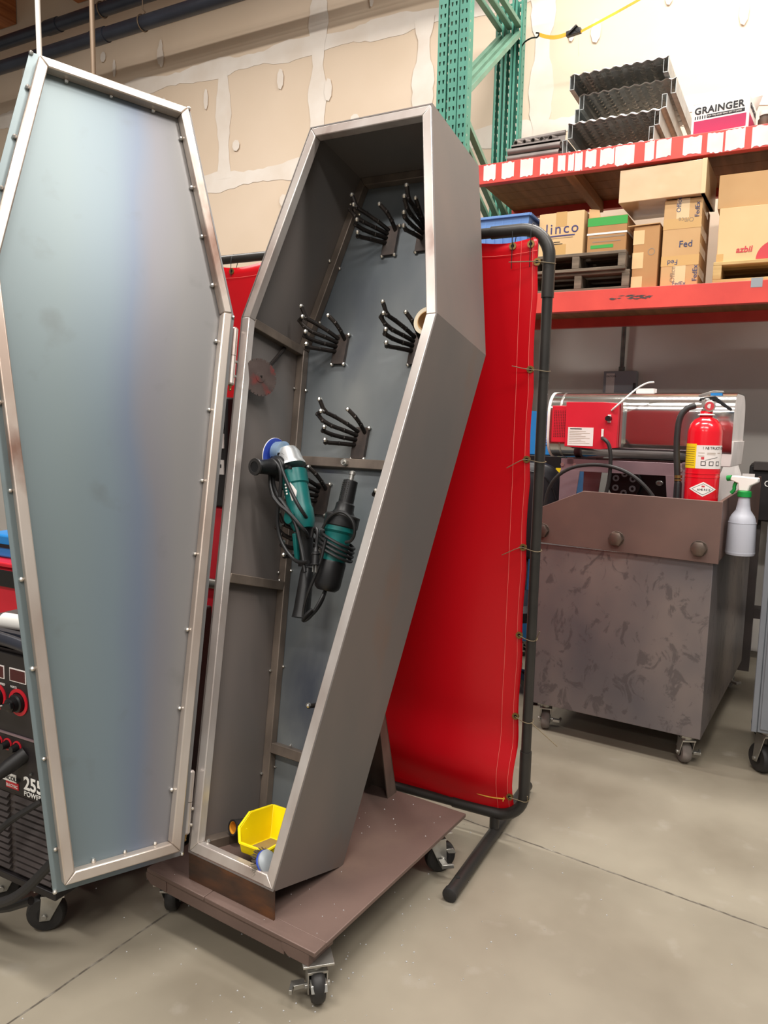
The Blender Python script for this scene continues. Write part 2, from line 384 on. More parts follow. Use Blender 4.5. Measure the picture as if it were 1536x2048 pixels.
# lower part of the wall behind the rack in a paler, greyer tone
b = MB(); b.box(-10, 4, WY-.006, WY, 0, 2.32); b.build('lower_wall_band', 'lower_wall', wall)
MUDN = [0]
def mud(x0, x1, z0, z1, vert):
    MUDN[0] += 1; my = WY-.002-.0007*MUDN[0]; m = MB(); vs = []; L = (z1-z0) if vert else (x1-x0); n = max(3, int(abs(L)/.05)); fs = []
    for i in range(n+1):
        t = i/n
        if vert: c = (x0+(x1-x0)*t, z0+(z1-z0)*t); h = .07+.018*math.sin(i*.55+x0)+random.uniform(-.008, .008); a, e = (c[0]-h, c[1]), (c[0]+h, c[1])
        else: c = (x0+(x1-x0)*t, z0+(z1-z0)*t); h = .065+.018*math.sin(i*.37+z0*7)+random.uniform(-.008, .008); a, e = (c[0], c[1]-h), (c[0], c[1]+h)
        vs += [(a[0], my, a[1]), (e[0], my, e[1])]
    for i in range(n): fs.append((2*i, 2*i+1, 2*i+3, 2*i+2))
    return m.add(vs, fs).build('plaster_seam', 'mud', wall)
mud(-9.9, 3.5, 4.38, 4.34, 0); mud(-9.9, 3.5, 3.42, 3.47, 0); mud(-4.36, -4.37, 3.46, 4.34, 1); mud(-3.42, -3.42, 3.5, 4.9, 1)
mud(-1.6, -1.62, 3.4, 4.9, 1); mud(-5.9, -5.9, 3.45, 4.35, 1); mud(.2, .2, 3.4, 4.9, 1); mud(-2.5, -2.5, 3.5, 4.36, 1)
for i in range(46):      # filled screw heads
    x, z = random.uniform(-7, .5), random.choice((3.0, 3.25, 3.72, 3.98, 4.15, 4.6, 4.75))+random.uniform(-.05, .05)
    m = MB(); r1, r2 = random.uniform(.02, .04), random.uniform(.035, .09)
    m.add([(x+r1*math.cos(k*.785+.2), WY-.0095-i*.0001, z+r2*math.sin(k*.785+.2)) for k in range(8)], [tuple(range(8))]); m.build('screw_patch', 'mud', wall)
b = MB(); b.box(-10, 4, -9, WY+.1, 5.62, 5.7); ceil = struct(b.build('ceiling', 'ceil'))
for x in (-8.3, -7.08, -5.95, -4.8, -3.6, -2.4, -1.2, 0, 1.2, 2.4):
    b = MB(); b.box(x-.13, x+.13, -8.9, WY-.01, 5.24, 5.62); b.build('joist', 'joist', ceil)

# ------------------------------------------------------------------ casters
def caster(parent, x, y, ztop, r, wid, ang, tread='rubber', brake=True, name='caster', zbot=0.):
    """one swivel caster; wheel touches z = zbot, plate at ztop; ang = heading of the wheel"""
    c, s = math.cos(ang), math.sin(ang)
    off = r*.45
    f = lambda p: (x+p[0]*c-p[1]*s, y+p[0]*s+p[1]*c, p[2]+zbot)
    zt = ztop-zbot
    m = MB(f); m.box(-.045, .045, -.038, .038, zt-.006, zt); m.cyl((0, 0, zt-.006), (0, 0, zt-.028), .03, .026)
    zc = zt-.028
    for k in (-1, 1):
        yy = k*(wid/2+.006)
        m.prism([(-.028, yy-.0018, zc), (.03, yy-.0018, zc), (off+.014, yy-.0018, r-.014), (off-.014, yy-.0018, r-.012)],
                [(-.028, yy+.0018, zc), (.03, yy+.0018, zc), (off+.014, yy+.0018, r-.014), (off-.014, yy+.0018, r-.012)])
    m.box(-.03, .032, -wid/2-.008, wid/2+.008, zc-.006, zc+.001)
    m.cyl((off, -wid/2-.014, r), (off, wid/2+.014, r), .008, n=8)
    o = m.build(name, 'zinc', parent, bev=.001)
    m = MB(f); R = r; h = wid/2
    m.lathe([(0, R*.45), (.001, R*.86), (h*.35, R*.97), (h*.8, R), (2*h-h*.8, R), (2*h-h*.35, R*.97), (2*h-.001, R*.86), (2*h, R*.45)], (off, -h, r), (off, h, r), 28)
    m.build('wheel', tread, o)
    m = MB(f); m.lathe([(0, .006), (.0005, R*.42), (wid+.0035, R*.42), (wid+.004, .006)], (off, -h-.002, r), (off, h+.002, r), 16); m.build('wheel_hub', 'black_plastic', o)
    if brake:
        m = MB(f); m.prism([(off+.01, -.02, r*1.55), (off+r*.75, -.02, r*1.5), (off+r*.95, -.02, r*1.15), (off+.02, -.02, r*1.25)],
                           [(off+.01, .02, r*1.55), (off+r*.75, .02, r*1.5), (off+r*.95, .02, r*1.15), (off+.02, .02, r*1.25)])
        m.bar((off-.01, -wid/2-.012, r), (off-.01, -wid/2-.04, r*.95), .02, .012); m.bar((off-.02, -wid/2-.04, r*.95), (off+.015, -wid/2-.05, r), .008, .012)
        m.build('brake_lever', 'zinc', o, bev=.001)
    return o

# ------------------------------------------------------------------ coffin cabinet
LEAN = .2668; SL, CL = math.sin(LEAN), math.cos(LEAN); ZC = .2336; DEP = .3075
CO = (-1.1795, 1.449, 0); CRZ = -.0971
def g(p): a, bb, d = p; return V((a, bb*SL+d*CL, ZC+bb*CL-d*SL))
cab = thing('coffin_cabinet', 'leaning coffin-shaped steel tool cabinet with open door on brown wheeled base', 'cabinet', CO, CRZ)
# base
DX0, DX1, DY0, DY1, DZ = -.286, .309, -.031, .756, .155
b = MB(); b.box(DX0, DX1, DY0+.045, DY1, DZ-.012, DZ); b.build('base_plate', 'plate_brown', cab, bev=.002)
for x0, x1 in ((DX0, -.062), (-.0605, DX1)):
    b = MB(); b.box(x0, x1, DY0, DY0+.046, DZ-.012, DZ+.0008); b.build('edge_strip', 'plate_brown', cab, bev=.002)
b = MB(); b.box(DX0+.06, DX1-.1, DY0+.006, DY0+.012, DZ-.05, DZ-.012); b.build('front_rail', 'plate_brown', cab, bev=.001)
b = MB(); b.box(DX0+.01, DX0+.05, DY0+.01, DY1-.01, DZ-.05, DZ-.012); b.build('side_rail', 'plate_brown', cab)
b = MB(); b.box(DX1-.05, DX1-.03, DY0+.01, DY1-.01, DZ-.04, DZ-.012); b.build('side_rail', 'plate_brown', cab)
for x0, x1 in ((DX0-.006, DX0+.075), (DX1-.105, DX1-.02)):
    b = MB(); b.prism([(x0, DY0+.002, DZ-.013), (x1, DY0+.002, DZ-.013), (x1, DY0+.002, DZ-.044), (x0+.02, DY0+.002, DZ-.044), (x0, DY0+.002, DZ-.03)],
                      [(x0, DY0+.1, DZ-.013), (x1, DY0+.1, DZ-.013), (x1, DY0+.1, DZ-.044), (x0+.02, DY0+.1, DZ-.044), (x0, DY0+.1, DZ-.03)]); b.build('corner_block', 'plate_brown', cab, bev=.001)
for x, y, a in ((DX1-.035, .02, -.75), (DX0+.03, .03, 2.1), (DX1-.05, DY1-.12, .95), (DX0+.06, DY1-.06, .3)):
    caster(cab, x, y, DZ-.044 if y < .1 else DZ-.012, .042 if y < .1 else .05, .034, a)
# front support plate and rear brace
b = MB(); b.prism([(-.153, .002, DZ), (.152, .002, DZ), (.152, .002, ZC+.002), (-.153, .002, ZC+.002)], [(-.153, .007, DZ), (.152, .007, DZ), (.152, .007, ZC+.002), (-.153, .007, ZC+.002)]); b.build('support_plate', 'rust', cab)
b = MB()
def brace(t): return .745-.27*t, DZ+t
for x in (-.05, .046):
    y0, z0 = brace(0); y1, z1 = brace(.82)
    b.prism([(x, y0, z0), (x, y0-.055, z0), (x, y1-.02, z1), (x, y1, z1)], [(x+.004, y0, z0), (x+.004, y0-.055, z0), (x+.004, y1-.02, z1), (x+.004, y1, z1)])
y0, z0 = brace(0); y1, z1 = brace(.82)
b.prism([(-.05, y0, z0), (.05, y0, z0), (.05, y1, z1), (-.05, y1, z1)], [(-.05, y0-.004, z0), (.05, y0-.004, z0), (.05, y1-.004, z1), (-.05, y1-.004, z1)])
b.build('rear_brace', 'bar_dark', cab)
# hexagon, counter-clockwise seen from the front (a right, b up)
HEX = [(-.154, 0), (.151, 0), (.346, 1.508), (.2195, 2.124), (-.2125, 2.142), (-.3475, 1.538)]
T = .004
h0 = HEX; h1 = inset(HEX, T); h2 = inset(HEX, T+.0285)
SIDE = ['bottom_panel', 'side_panel', 'side_panel', 'top_panel', 'side_panel', 'side_panel']
R3 = lambda poly, i, j, d: [(*poly[i], d), (*poly[j], d)]
for i in range(6):
    j = (i+1) % 6
    b = MB(g); ring = lambda d: [(*h0[i], d), (*h0[j], d), (*h1[j], d), (*h1[i], d)]
    b.prism(ring(0), ring(DEP)); b.build(SIDE[i], ['skin_out'], cab)
b = MB(g); b.prism([(*p, DEP-T) for p in h1], [(*p, DEP) for p in h1]); b.build('back_panel', 'scale_back', cab)
for i in range(6):
    j = (i+1) % 6
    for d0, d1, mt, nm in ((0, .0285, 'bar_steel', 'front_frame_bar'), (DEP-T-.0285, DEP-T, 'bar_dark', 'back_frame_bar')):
        b = MB(g); ring = lambda d: [(*h1[i], d), (*h1[j], d), (*h2[j], d), (*h2[i], d)]
        b.prism(ring(d0), ring(d1)); b.build(nm, mt, cab, bev=.0025)
def half(bb, side):        # inner half width at height bb
    if side < 0: p, q, r = HEX[0], HEX[5], HEX[4]
    else: p, q, r = HEX[1], HEX[2], HEX[3]
    if bb < q[1]: t = (bb-p[1])/(q[1]-p[1]); return abs(p[0]+(q[0]-p[0])*t)-T
    t = (bb-q[1])/(r[1]-q[1]); return abs(q[0]+(r[0]-q[0])*t)-T
for side in (-1, 1):
    for bb in (1.53 if side < 0 else 1.5, .748):
        x = side*half(bb, side); b = MB(g); x2 = x-side*.0285
        b.prism([(x, bb-.014, .029), (x2, bb-.014, .029), (x2, bb+.014, .029), (x, bb+.014, .029)], [(x, bb-.014, DEP-.033), (x2, bb-.014, DEP-.033), (x2, bb+.014, DEP-.033), (x, bb+.014, DEP-.033)])
        b.build('rib', 'bar_dark', cab, bev=.002)
    x = side*(half(0, side)); b = MB(g); x2 = x-side*.03
    b.prism([(x, .004, .029), (x2, .004, .029), (x2, .033, .029), (x+side*.004, .033, .029)], [(x, .004, DEP-.033), (x2, .004, DEP-.033), (x2, .033, DEP-.033), (x+side*.004, .033, DEP-.033)]); b.build('rib', 'bar_dark', cab, bev=.002)
for bb in (1.158, .257):
    xl, xr = -half(bb, -1)+.028, half(bb, 1)-.028; b = MB(g)
    d0, d1 = DEP-T-.0285, DEP-T
    b.prism([(xl, bb-.015, d0), (xr, bb-.015, d0), (xr, bb+.015, d0), (xl, bb+.015, d0)], [(xl, bb-.015, d1), (xr, bb-.015, d1), (xr, bb+.015, d1), (xl, bb+.015, d1)])
    o = b.build('cross_bar', 'bar_dark', cab, bev=.002)
    if bb > 1:
        m = MB(g); m.cyl((-.06, bb, d0-.014), (-.06, bb, d0), .011, n=6); m.cyl((-.06, bb, d0-.022), (-.06, bb, d0), .006, n=8); m.build('bolt', 'zinc', o)
        m = MB(g); m.cyl((.088, bb, d0-.0006), (.088, bb, d0), .009, n=14); m.build('drilled_hole_shade', 'hole_shade', o)  # dark disc laid on the bar as the hole's shade
# recessed floor sheet seen through the bottom frame
b = MB(g); b.prism([(*p, 0) for p in ((-.12, .004), (.118, .004), (.118, .007), (-.12, .007))], [(*p, DEP-.03) for p in ((-.12, .004), (.118, .004), (.118, .007), (-.12, .007))]); b.build('floor_sheet', 'plate_brown', cab)
# hinges
def hinge(lo, hi):
    p, q = g(lo), g(hi); d = (q-p).normalized(); mid = (p+q)/2
    m = MB(); m.lathe([(0, .008), (.004, .011), ((mid-p).length-.0008, .011)], p, mid, 18); m.lathe([(.0008, .011), ((q-mid).length-.005, .011), ((q-mid).length, .007)], mid, q, 18)
    o = m.build('hinge', 'bar_steel', cab)
    m = MB(); m.cyl(p, p-d*.014, .0045, .0025, 8); m.ball(p-d*.015, .004); m.build('grease_nipple', 'brass', o)
    for k in (.15, .4):
        m = MB(); m.ball(p+(q-p)*k+V((.012, .006, 0)), .005, 6); m.build('weld', 'bead', o)
hinge((-.1565, .0505, -.02), (-.1807, .2143, -.02)); hinge((-.3166, 1.3144, -.02), (-.3446, 1.4953, -.02))
# tack welds
def beads(pts, r, parent, f=None, mt='bead'):
    m = MB(f)
    for p in pts: m.ball(p, r*random.uniform(.8, 1.15), 8)
    return m.build('tack_weld', mt, parent, kind='stuff')
pts = []
hb = inset(HEX, T+.004); hi2 = inset(HEX, T+.031)
for i in (4, 5, 1, 2):
    j = (i+1) % 6; n = 5 if i in (5, 1) else 3
    for k in range(n):
        t = (k+.45)/n; P0, P1 = V(hb[i]), V(hb[j]); q = P0.lerp(P1, t); pts.append((q.x, q.y, DEP-.036))
        P0, P1 = V(hi2[i]), V(hi2[j]); q = P0.lerp(P1, t); pts.append((q.x, q.y, DEP-.007))
for bb in (1.53, .748):
    for d in (.034, DEP-.04): pts.append((-half(bb, -1)+.012, bb+.016, d))
pts += [(-.115, .036, .03), (.1, .036, .035), (-.09, .28, DEP-.02), (-.03, .275, DEP-.02)]
beads(pts, .0055, cab, g)
# hands
FING = [
 [(-.1876, 1.5738, .300), (-.2147, 1.5912, .26), (-.241, 1.6042, .225), (-.261, 1.6109, .195), (-.2722, 1.6442, .175)],
 [(-.1898, 1.5627, .300), (-.2184, 1.5688, .255), (-.2426, 1.5725, .22), (-.2612, 1.5818, .195), (-.2732, 1.5978, .18), (-.2539, 1.6056, .17)],
 [(-.1913, 1.5498, .300), (-.2131, 1.5447, .255), (-.2363, 1.5449, .22), (-.249, 1.5482, .19), (-.2384, 1.5582, .18)],
 [(-.1925, 1.5333, .300), (-.2217, 1.5241, .245), (-.243, 1.5157, .205), (-.2345, 1.5205, .19)],
 [(-.1655, 1.5691, .300), (-.1658, 1.5908, .265), (-.1734, 1.6083, .24), (-.1919, 1.6265, .22)]]
PC = V((-.18, 1.54, 0))
palm_mesh = None; fmesh = {}
m = MB(g); m.prism([(-.025, -.05, DEP-T-.012), (.025, -.05, DEP-T-.012), (.025, .05, DEP-T-.012), (-.025, .05, DEP-T-.012)], [(-.025, -.05, DEP-T), (.025, -.05, DEP-T), (.025, .05, DEP-T), (-.025, .05, DEP-T)])
m.cur = 1
for x, z in ((.024, .05), (.024, -.05), (-.024, -.05)): m.ball((x, z, DEP-T-.006), .007)
G0 = g((0, 0, 0))
m.v = [p-G0 for p in m.v]; palm_mesh = m.mesh('hand_hook', ['palm_steel', 'bead'])
for key, ka in (('fan', 1.), ('mid', .72), ('straight', .12)):
    fmesh[key] = []
    for fg in FING:
        m = MB(g); P = []
        for p in fg:
            q = V(p)-PC; P.append((q.x*ka-(.004 if ka < 1 else 0), q.y, q.z))
        m.tube(P, .0068, 10, sm=1); m.cur = 1; m.ball(P[-1], .0079)
        m.cur = 0
        for p in P[1:-1]: m.ball(p, .0078, 8)
        m.cur = 1; m.ball(tuple(V(P[1])*.6+V(P[2])*.4), .0072, 6); m.ball(P[0], .009, 6)
        m.v = [p-G0 for p in m.v]; fmesh[key].append(m.mesh('finger', ['finger_black', 'bead']))
ALL = (0, 1, 2, 3, 4)
HANDS = [(-.18, 1.54, 'fan', ALL, 0), (-.055, 1.905, 'fan', ALL, 0), (.072, 1.905, 'straight', ALL, 0), (.115, 1.532, 'mid', ALL, 0), (-.036, 1.228, 'fan', ALL, 0), (-.148, 1.04, 'fan', ALL, 0), (-.09, .862, 'fan', ALL, .06), (.19, 1.045, 'fan', (2, 3), 0), (.075, .447, 'fan', (3,), 0)]
for a, bb, key, idx, out in HANDS:
    o = bpy.data.objects.new('hand_hook', palm_mesh); COL.objects.link(o); o.parent = cab; o.location = g((a, bb, 0))
    for k in idx:
        f = bpy.data.objects.new('finger', fmesh[key][k]); COL.objects.link(f); f.parent = o
        if out: f.location = g((0, 0, -out*.5))-G0; f.scale = (1, 1, 1)
# blade holder rod
b = MB(g); b.cyl((-.333, 1.515, .20), (-.283, 1.366, .062), .0065, n=12); b.build('holder_rod', 'finger_black', cab)

# ---- door
DC = V((-.1865, -.1923, .2615)); DU = V((-.3453, -.9352, .0778)).normalized(); DV = V((-.1715, .1444, .9745)); DV = (DV-DU*DU.dot(DV)).normalized(); DY = DV.cross(DU)
DHEX = [(-.164, .004), (.160, -.008), (.345, 1.523), (.222, 2.127), (-.2185, 2.133), (-.3485, 1.512)]
M4 = Matrix((DU, DY, DV)).transposed().to_4x4(); M4.translation = DC
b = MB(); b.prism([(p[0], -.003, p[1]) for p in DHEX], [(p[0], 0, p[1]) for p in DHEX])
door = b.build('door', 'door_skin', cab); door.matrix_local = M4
f0, f1 = inset(DHEX, .021), inset(DHEX, .0475)
for i in range(6):
    j = (i+1) % 6; b = MB(); ring = lambda y: [(f0[i][0], y, f0[i][1]), (f0[j][0], y, f0[j][1]), (f1[j][0], y, f1[j][1]), (f1[i][0], y, f1[i][1])]
    b.prism(ring(0), ring(.032)); b.build('door_frame_bar', 'bar_door', door, bev=.0035)
pts = []; fo, fi = inset(DHEX, .016), inset(DHEX, .052)
for i in range(6):
    j = (i+1) % 6; n = 7 if i in (1, 5) else (4 if i in (2, 4) else 3)
    for k in range(n):
        t = (k+.4)/n
        if i in (1, 2): q = V(fo[i]).lerp(V(fo[j]), t); pts.append((q.x, .004, q.y))
        else: q = V(fi[i]).lerp(V(fi[j]), t); pts.append((q.x, .005, q.y))
pts += [(p[0], .002, p[1]) for p in inset(DHEX, .004)]
beads(pts, .0062, door)

# ------------------------------------------------------------------ things held by the coffin
def lthing(name, label, cat, base, group=None):
    """thing placed in the cabinet's slanted interior; returns (empty, map from cabinet coords)"""
    bl = g(base); wp = Matrix.Rotation(CRZ, 3, 'Z') @ bl + V(CO)
    o = thing(name, label, cat, wp, CRZ, group)
    return o, (lambda p: g(p)-bl)
# saw blade on the rod
o, f = lthing('saw_blade', 'thin grey cutting disc with red blotches hung on a rod inside the coffin', 'blade', (-.283, 1.366, .062))
m = MB(f); c = V((-.283, 1.366, .062)); ax = V((.96, .05, -.28)).normalized(); m.lathe([(0, .0065), (.0001, .054), (.0016, .054), (.0017, .0065)], c, c+ax, 40)
x = ax.cross(V((0, 1, 0))).normalized(); y = ax.cross(x)
for k in range(26):
    a = 2*math.pi*k/26; r0, r1 = .053, .0585; da = .09
    pt = lambda r, t: c+x*r*math.cos(t)+y*r*math.sin(t)
    q = [pt(r0, a-da), pt(r1, a-da), pt(r1, a+da), pt(r0, a+da)]; m.prism(q, [p+ax*.0018 for p in q])
m.build('disc', 'blade_grey', o)
m = MB(f); m.lathe([(0, .0068), (.0005, .016), (.004, .016), (.0045, .0068)], c-ax*.001, c+ax, 20); m.build('hub_ring', 'blade_grey', o)
# tape roll behind right hand
o, f = lthing('tape_roll', 'cream roll of masking tape on the steel hand by the right edge of the coffin', 'tape', (.178, 1.585, .2))
m = MB(f); m.cyl((.198, 1.575, .19), (.198, 1.575, .225), .042, n=32, inner=.03); m.build('tape', 'tape_cream', o)
m = MB(f); m.cyl((.198, 1.575, .189), (.198, 1.575, .226), .0298, n=32, inner=.027); m.build('cardboard_core', 'card', o)

# ---- angle grinder
o, f = lthing('angle_grinder', 'teal and black angle grinder with blue disc hanging in the coffin', 'grinder', (-.05, .66, .15))
P = lambda a, bb, d: V((a, bb, d))
ax0 = V((-.175, 1.125, .15)); ax1 = V((-.09, .925, .165)); L = (ax1-ax0).length
m = MB(f); m.lathe([(.03, .034), (.034, .043), (.075, .042), (.08, .038), (L-.07, .037), (L-.06, .040), (L-.02, .038), (L, .030)], ax0, ax1, 22); m.build('motor_body', 'teal', o)
m = MB(f); m.lathe([(0, .020), (.004, .0215), (.012, .0215), (.013, .012)], P(-.118, .955, .132), P(-.13, .95, .08), 16); m.build('brush_cap', 'teal', o)
m = MB(f); h0_, h1_ = P(-.095, .94, .175), P(-.082, .815, .2); m.lathe([(0, .027), (.02, .024), (.09, .021), (.115, .025), (.123, .025)], h0_, h1_, 16); m.build('rear_handle', 'black_plastic', o)
m = MB(f); m.bar(P(-.112, .91, .155), P(-.102, .825, .18), .014, .016); m.build('paddle_switch', 'teal', o, bev=.003)
m = MB(f); m.lathe([(0, .014), (.004, .030), (.02, .038), (.05, .042), (.058, .046), (.064, .046)], P(-.198, 1.165, .145), P(-.16, 1.093, .15), 20); gh = m.build('gear_head', 'silver_cast', o)
m = MB(f); m.lathe([(0, .012), (.003, .033), (.032, .036), (.036, .028)], P(-.232, 1.150, .14), P(-.18, 1.150, .14), 20); m.build('gear_cover', 'blue_guard', gh)
for k in (-1, 0, 1):
    m = MB(f); m.box(-.152+k*.014, -.144+k*.014, 1.098-k*.004, 1.106-k*.004, .1015, .108); m.build('vent_slot_shade', 'hole_shade', gh)  # dark blocks painted as shade inside the slots
dc_ = P(-.243, 1.14, .15); an = V((1, 0, 0))
m = MB(f); m.lathe([(0, .008), (.0002, .056), (.003, .056), (.0032, .008)], dc_, dc_+an, 40); dsk = m.build('grinding_disc', 'disc_blue', o)
m = MB(f); m.lathe([(0, .0555), (.0001, .0572), (.002, .0572), (.0021, .0555)], dc_-an*.0008, dc_+an, 40); m.build('disc_rim', 'white', dsk)
for k in range(5):
    m = MB(f); b0 = 1.178-k*.009; m.box(dc_.x+.0032, dc_.x+.0036, b0, b0+.006, .135, .147); m.build('disc_print', 'blue_guard', dsk)
hs0, hs1 = P(-.192, 1.102, .125), P(-.196, 1.078, .02); dd = (hs1-hs0).normalized()
m = MB(f); m.lathe([(0, .034), (.014, .036), (.022, .033), (.035, .024), (.085, .021), (.097, .0225), (.105, .026), (.108, .024)], hs0, hs1, 20); sh = m.build('side_handle', 'black_plastic', o)
m = MB(f); m.lathe([(0, .02), (.002, .044), (.007, .044), (.009, .03)], hs0, hs1, 24); m.build('handle_flange', 'black_plastic', sh)
k = hs0+dd*.105; m = MB(f); m.cyl(k, k+dd*.0045, .0245, n=20, inner=.016); m.build('handle_rim', 'rubber', sh)
m = MB(f); m.lathe([(0, .017), (.02, .021), (.07, .023), (.13, .0255), (.15, .028)], P(-.078, .815, .2), P(-.062, .665, .19), 14); m.build('leather_sleeve', 'black_plastic', o)
m = MB(f); m.add([(-.128, 1.055, .108), (-.112, 1.045, .1075), (-.098, 1.032, .1095), (-.096, 1.008, .1105), (-.108, 1.0, .1085), (-.12, 1.018, .1085), (-.128, 1.038, .1085)], [tuple(range(7))]); 
m.build('worn_sticker', 'paper', o)
for k in range(4):
    m = MB(f); m.box(-.150+k*.004, -.144+k*.004, 1.045-k*.009, 1.050-k*.009, .1115, .1125); m.build('grip_print', 'white', o)
for pth in ([(-.205, 1.10, .095), (-.175, 1.125, .09), (-.15, 1.08, .095), (-.12, 1.04, .098), (-.085, .995, .104), (-.066, .965, .125), (-.08, .955, .165)],
            [(-.215, 1.11, .09), (-.19, 1.118, .085), (-.155, 1.09, .088), (-.155, 1.03, .105), (-.165, .96, .118), (-.155, .90, .13), (-.13, .86, .14), (-.09, .83, .145), (-.05, .825, .13), (-.01, .83, .11)],
            [(-.21, 1.09, .10), (-.19, 1.02, .10), (-.15, .985, .1), (-.11, .965, .108), (-.075, .935, .12), (-.058, .915, .14), (-.075, .905, .17)],
            [(-.205, 1.075, .11), (-.18, 1.02, .11), (-.13, .985, .108), (-.09, .94, .12), (-.065, .88, .13), (-.045, .84, .13), (-.03, .80, .13)]):
    m = MB(f); m.tube(pth, .0056, 10, sm=2); m.build('power_cord', 'black_cord', o)

# ---- straight die grinder
o, f = lthing('die_grinder', 'straight die grinder with black nose and coiled cord hanging in the coffin', 'grinder', (.045, .76, .15))
t0, t1 = P(.062, 1.11, .15), P(.0445, .758, .145); tot = (t1-t0).length
def dl(name, prof, mt, par=o, n=22):
    m = MB(f); m.lathe(prof, t0, t1, n); return m.build(name, mt, par)
dl('collet', [(0, .004), (.003, .009), (.012, .009), (.013, .007), (.032, .007)], 'zinc')
dl('nose_grip', [(.028, .014), (.031, .021), (.095, .0225), (.1, .027), (.118, .028), (.128, .033), (.133, .047), (.137, .05), (.165, .05), (.168, .047)], 'black_plastic')
dl('motor_body', [(.166, .047), (.18, .047), (.187, .040), (.21, .037), (.272, .037), (.275, .030)], 'teal')
dl('rear_cap', [(.266, .038), (.272, .0395), (.335, .038), (tot-.008, .035), (tot, .026)], 'black_plastic')
m = MB(f)
for i in range(9):
    for j in (-.8, -.4, 0, .4):
        a = t0+(t1-t0).normalized()*(.038+i*.006)+V((.022*math.sin(j), 0, -.022*math.cos(j))); m.ball(a, .0017, 6)
m.build('grip_dot', 'galv_dark', o, kind='stuff')
m = MB(f); m.lathe([(0, .05), (.001, .0505), (.005, .0505), (.006, .05)], t0+(t1-t0).normalized()*.133, t1, 22); m.build('collar_ring', 'rubber', o)
for i in range(4):
    c = t0+(t1-t0).normalized()*(.205+i*.0085); tilt = .1+.08*i
    ring = [c+V((.052*math.cos(q), -.022*math.cos(q)*(1+tilt), .0)+V((0, .0, .050*math.sin(q)))) if False else c+V((.053*math.cos(q), -.02*math.cos(q)-.012*i*.3, .047*math.sin(q))) for q in [2*math.pi*k/24 for k in range(24)]]
    m = MB(f); m.tube(ring, .0046, 8, closed=True); m.build('cord_coil', 'black_cord', o)
m = MB(f); m.tube([(.03, .93, .098), (.05, .965, .09), (.09, .985, .09), (.125, .965, .1), (.135, .93, .11), (.12, .905, .12), (.1, .9, .12)], .0046, 8, sm=2); m.build('cord_loop', 'black_cord', o)
m = MB(f); m.tube([(-.005, .90, .1), (-.002, .93, .095), (.02, .925, .09), (.022, .88, .092), (.026, .862, .09)], .0046, 8, sm=2); m.build('power_cord', 'black_cord', o)
m = MB(f); m.tube([(.044, .76, .145), (.04, .72, .14), (.025, .685, .13), (.0, .665, .125), (.0, .70, .115), (.02, .75, .098), (.045, .83, .096), (.05, .90, .094)], .0046, 8, sm=2); m.build('power_cord', 'black_cord', o)
m = MB(f); m.tube([(.03, .70, .115), (.015, .68, .11), (.0, .66, .118), (.02, .675, .125), (.04, .72, .13), (.044, .76, .143)], .0052, 8, sm=2); m.build('power_cord', 'black_cord', o)
pc = P(.027, .842, .09); m = MB(f); m.lathe([(0, .006), (.012, .008), (.016, .0125), (.02, .0125), (.022, .010), (.045, .010), (.046, .013), (.05, .013)], P(.024, .872, .09), P(.034, .82, .088), 12); pl = m.build('plug', 'black_plastic', o)
m = MB(f)
for s in (-.005, .005): m.bar(P(.034+s, .823, .088), P(.037+s, .803, .087), .0016, .007)
m.build('plug_blade', 'zinc', pl)

# ---- yellow bin, brush, tube in the bottom
def lbox(name, label, cat, base): return lthing(name, label, cat, base)
o, f = lthing('stacking_bin', 'yellow plastic stacking bin tipped in the bottom of the coffin', 'bin', (.033, .036, .13))
RB = Matrix.Rotation(-.12, 3, Vector((0, 1, 0)))        # turn about the cabinet's long axis
RT = Matrix.Identity(3)
def bf(p):                     # bin coords: x width, y depth(back), z up
    q = RT @ RB @ V((p[0], p[2], p[1])); return f((q.x+.033, q.y+.036, q.z+.05))
W2, W1, D0, D1, HB = .068, .054, 0, .165, .09
def shell(ring_o, ring_i, bot_o, bot_i, nm):
    m = MB(bf); n = len(ring_o); vs = ring_o+ring_i+bot_o+bot_i; fs = []
    for i in range(n):
        j = (i+1) % n; fs += [(i, j, n+j, n+i), (i, j, 2*n+j, 2*n+i), (n+i, n+j, 3*n+j, 3*n+i)]
    fs += [tuple(range(2*n, 3*n)), tuple(range(3*n, 4*n))]
    m.add(vs, fs); return m.build(nm, 'yellow', o, bev=.001)
to = [(-W2, .008, HB*.62), (-W2*.6, -.018, HB*.34), (W2*.6, -.018, HB*.34), (W2, .008, HB*.62), (W2, .05, HB), (W2, D1, HB), (-W2, D1, HB), (-W2, .05, HB)]
ti = [(-W2+.004, .011, HB*.62), (-W2*.58, -.013, HB*.34), (W2*.58, -.013, HB*.34), (W2-.004, .011, HB*.62), (W2-.004, .05, HB), (W2-.004, D1-.004, HB), (-W2+.004, D1-.004, HB), (-W2+.004, .05, HB)]
bo_ = [(-W1, .016, 0), (-W1*.8, .004, 0), (W1*.8, .004, 0), (W1, .016, 0), (W1, .05, 0), (W1, D1-.008, 0), (-W1, D1-.008, 0), (-W1, .05, 0)]
bi_ = [(x*.94, y*.96+.003, .004) for x, y, z in bo_]
shell(to, ti, bo_, bi_, 'bin_shell')
m = MB(bf)
for s in (-1, 1):
    m.bar((s*W2, .05, HB-.003), (s*W2, D1, HB-.003), .008, .007); m.bar((s*(W2-.008), .03, HB*.55), (s*(W2-.008), D1-.01, HB*.55), .004, .004)
m.bar((-W2, D1, HB-.003), (W2, D1, HB-.003), .008, .007); m.bar((-W2*.6, -.018, HB*.34), (W2*.6, -.018, HB*.34), .006, .006)
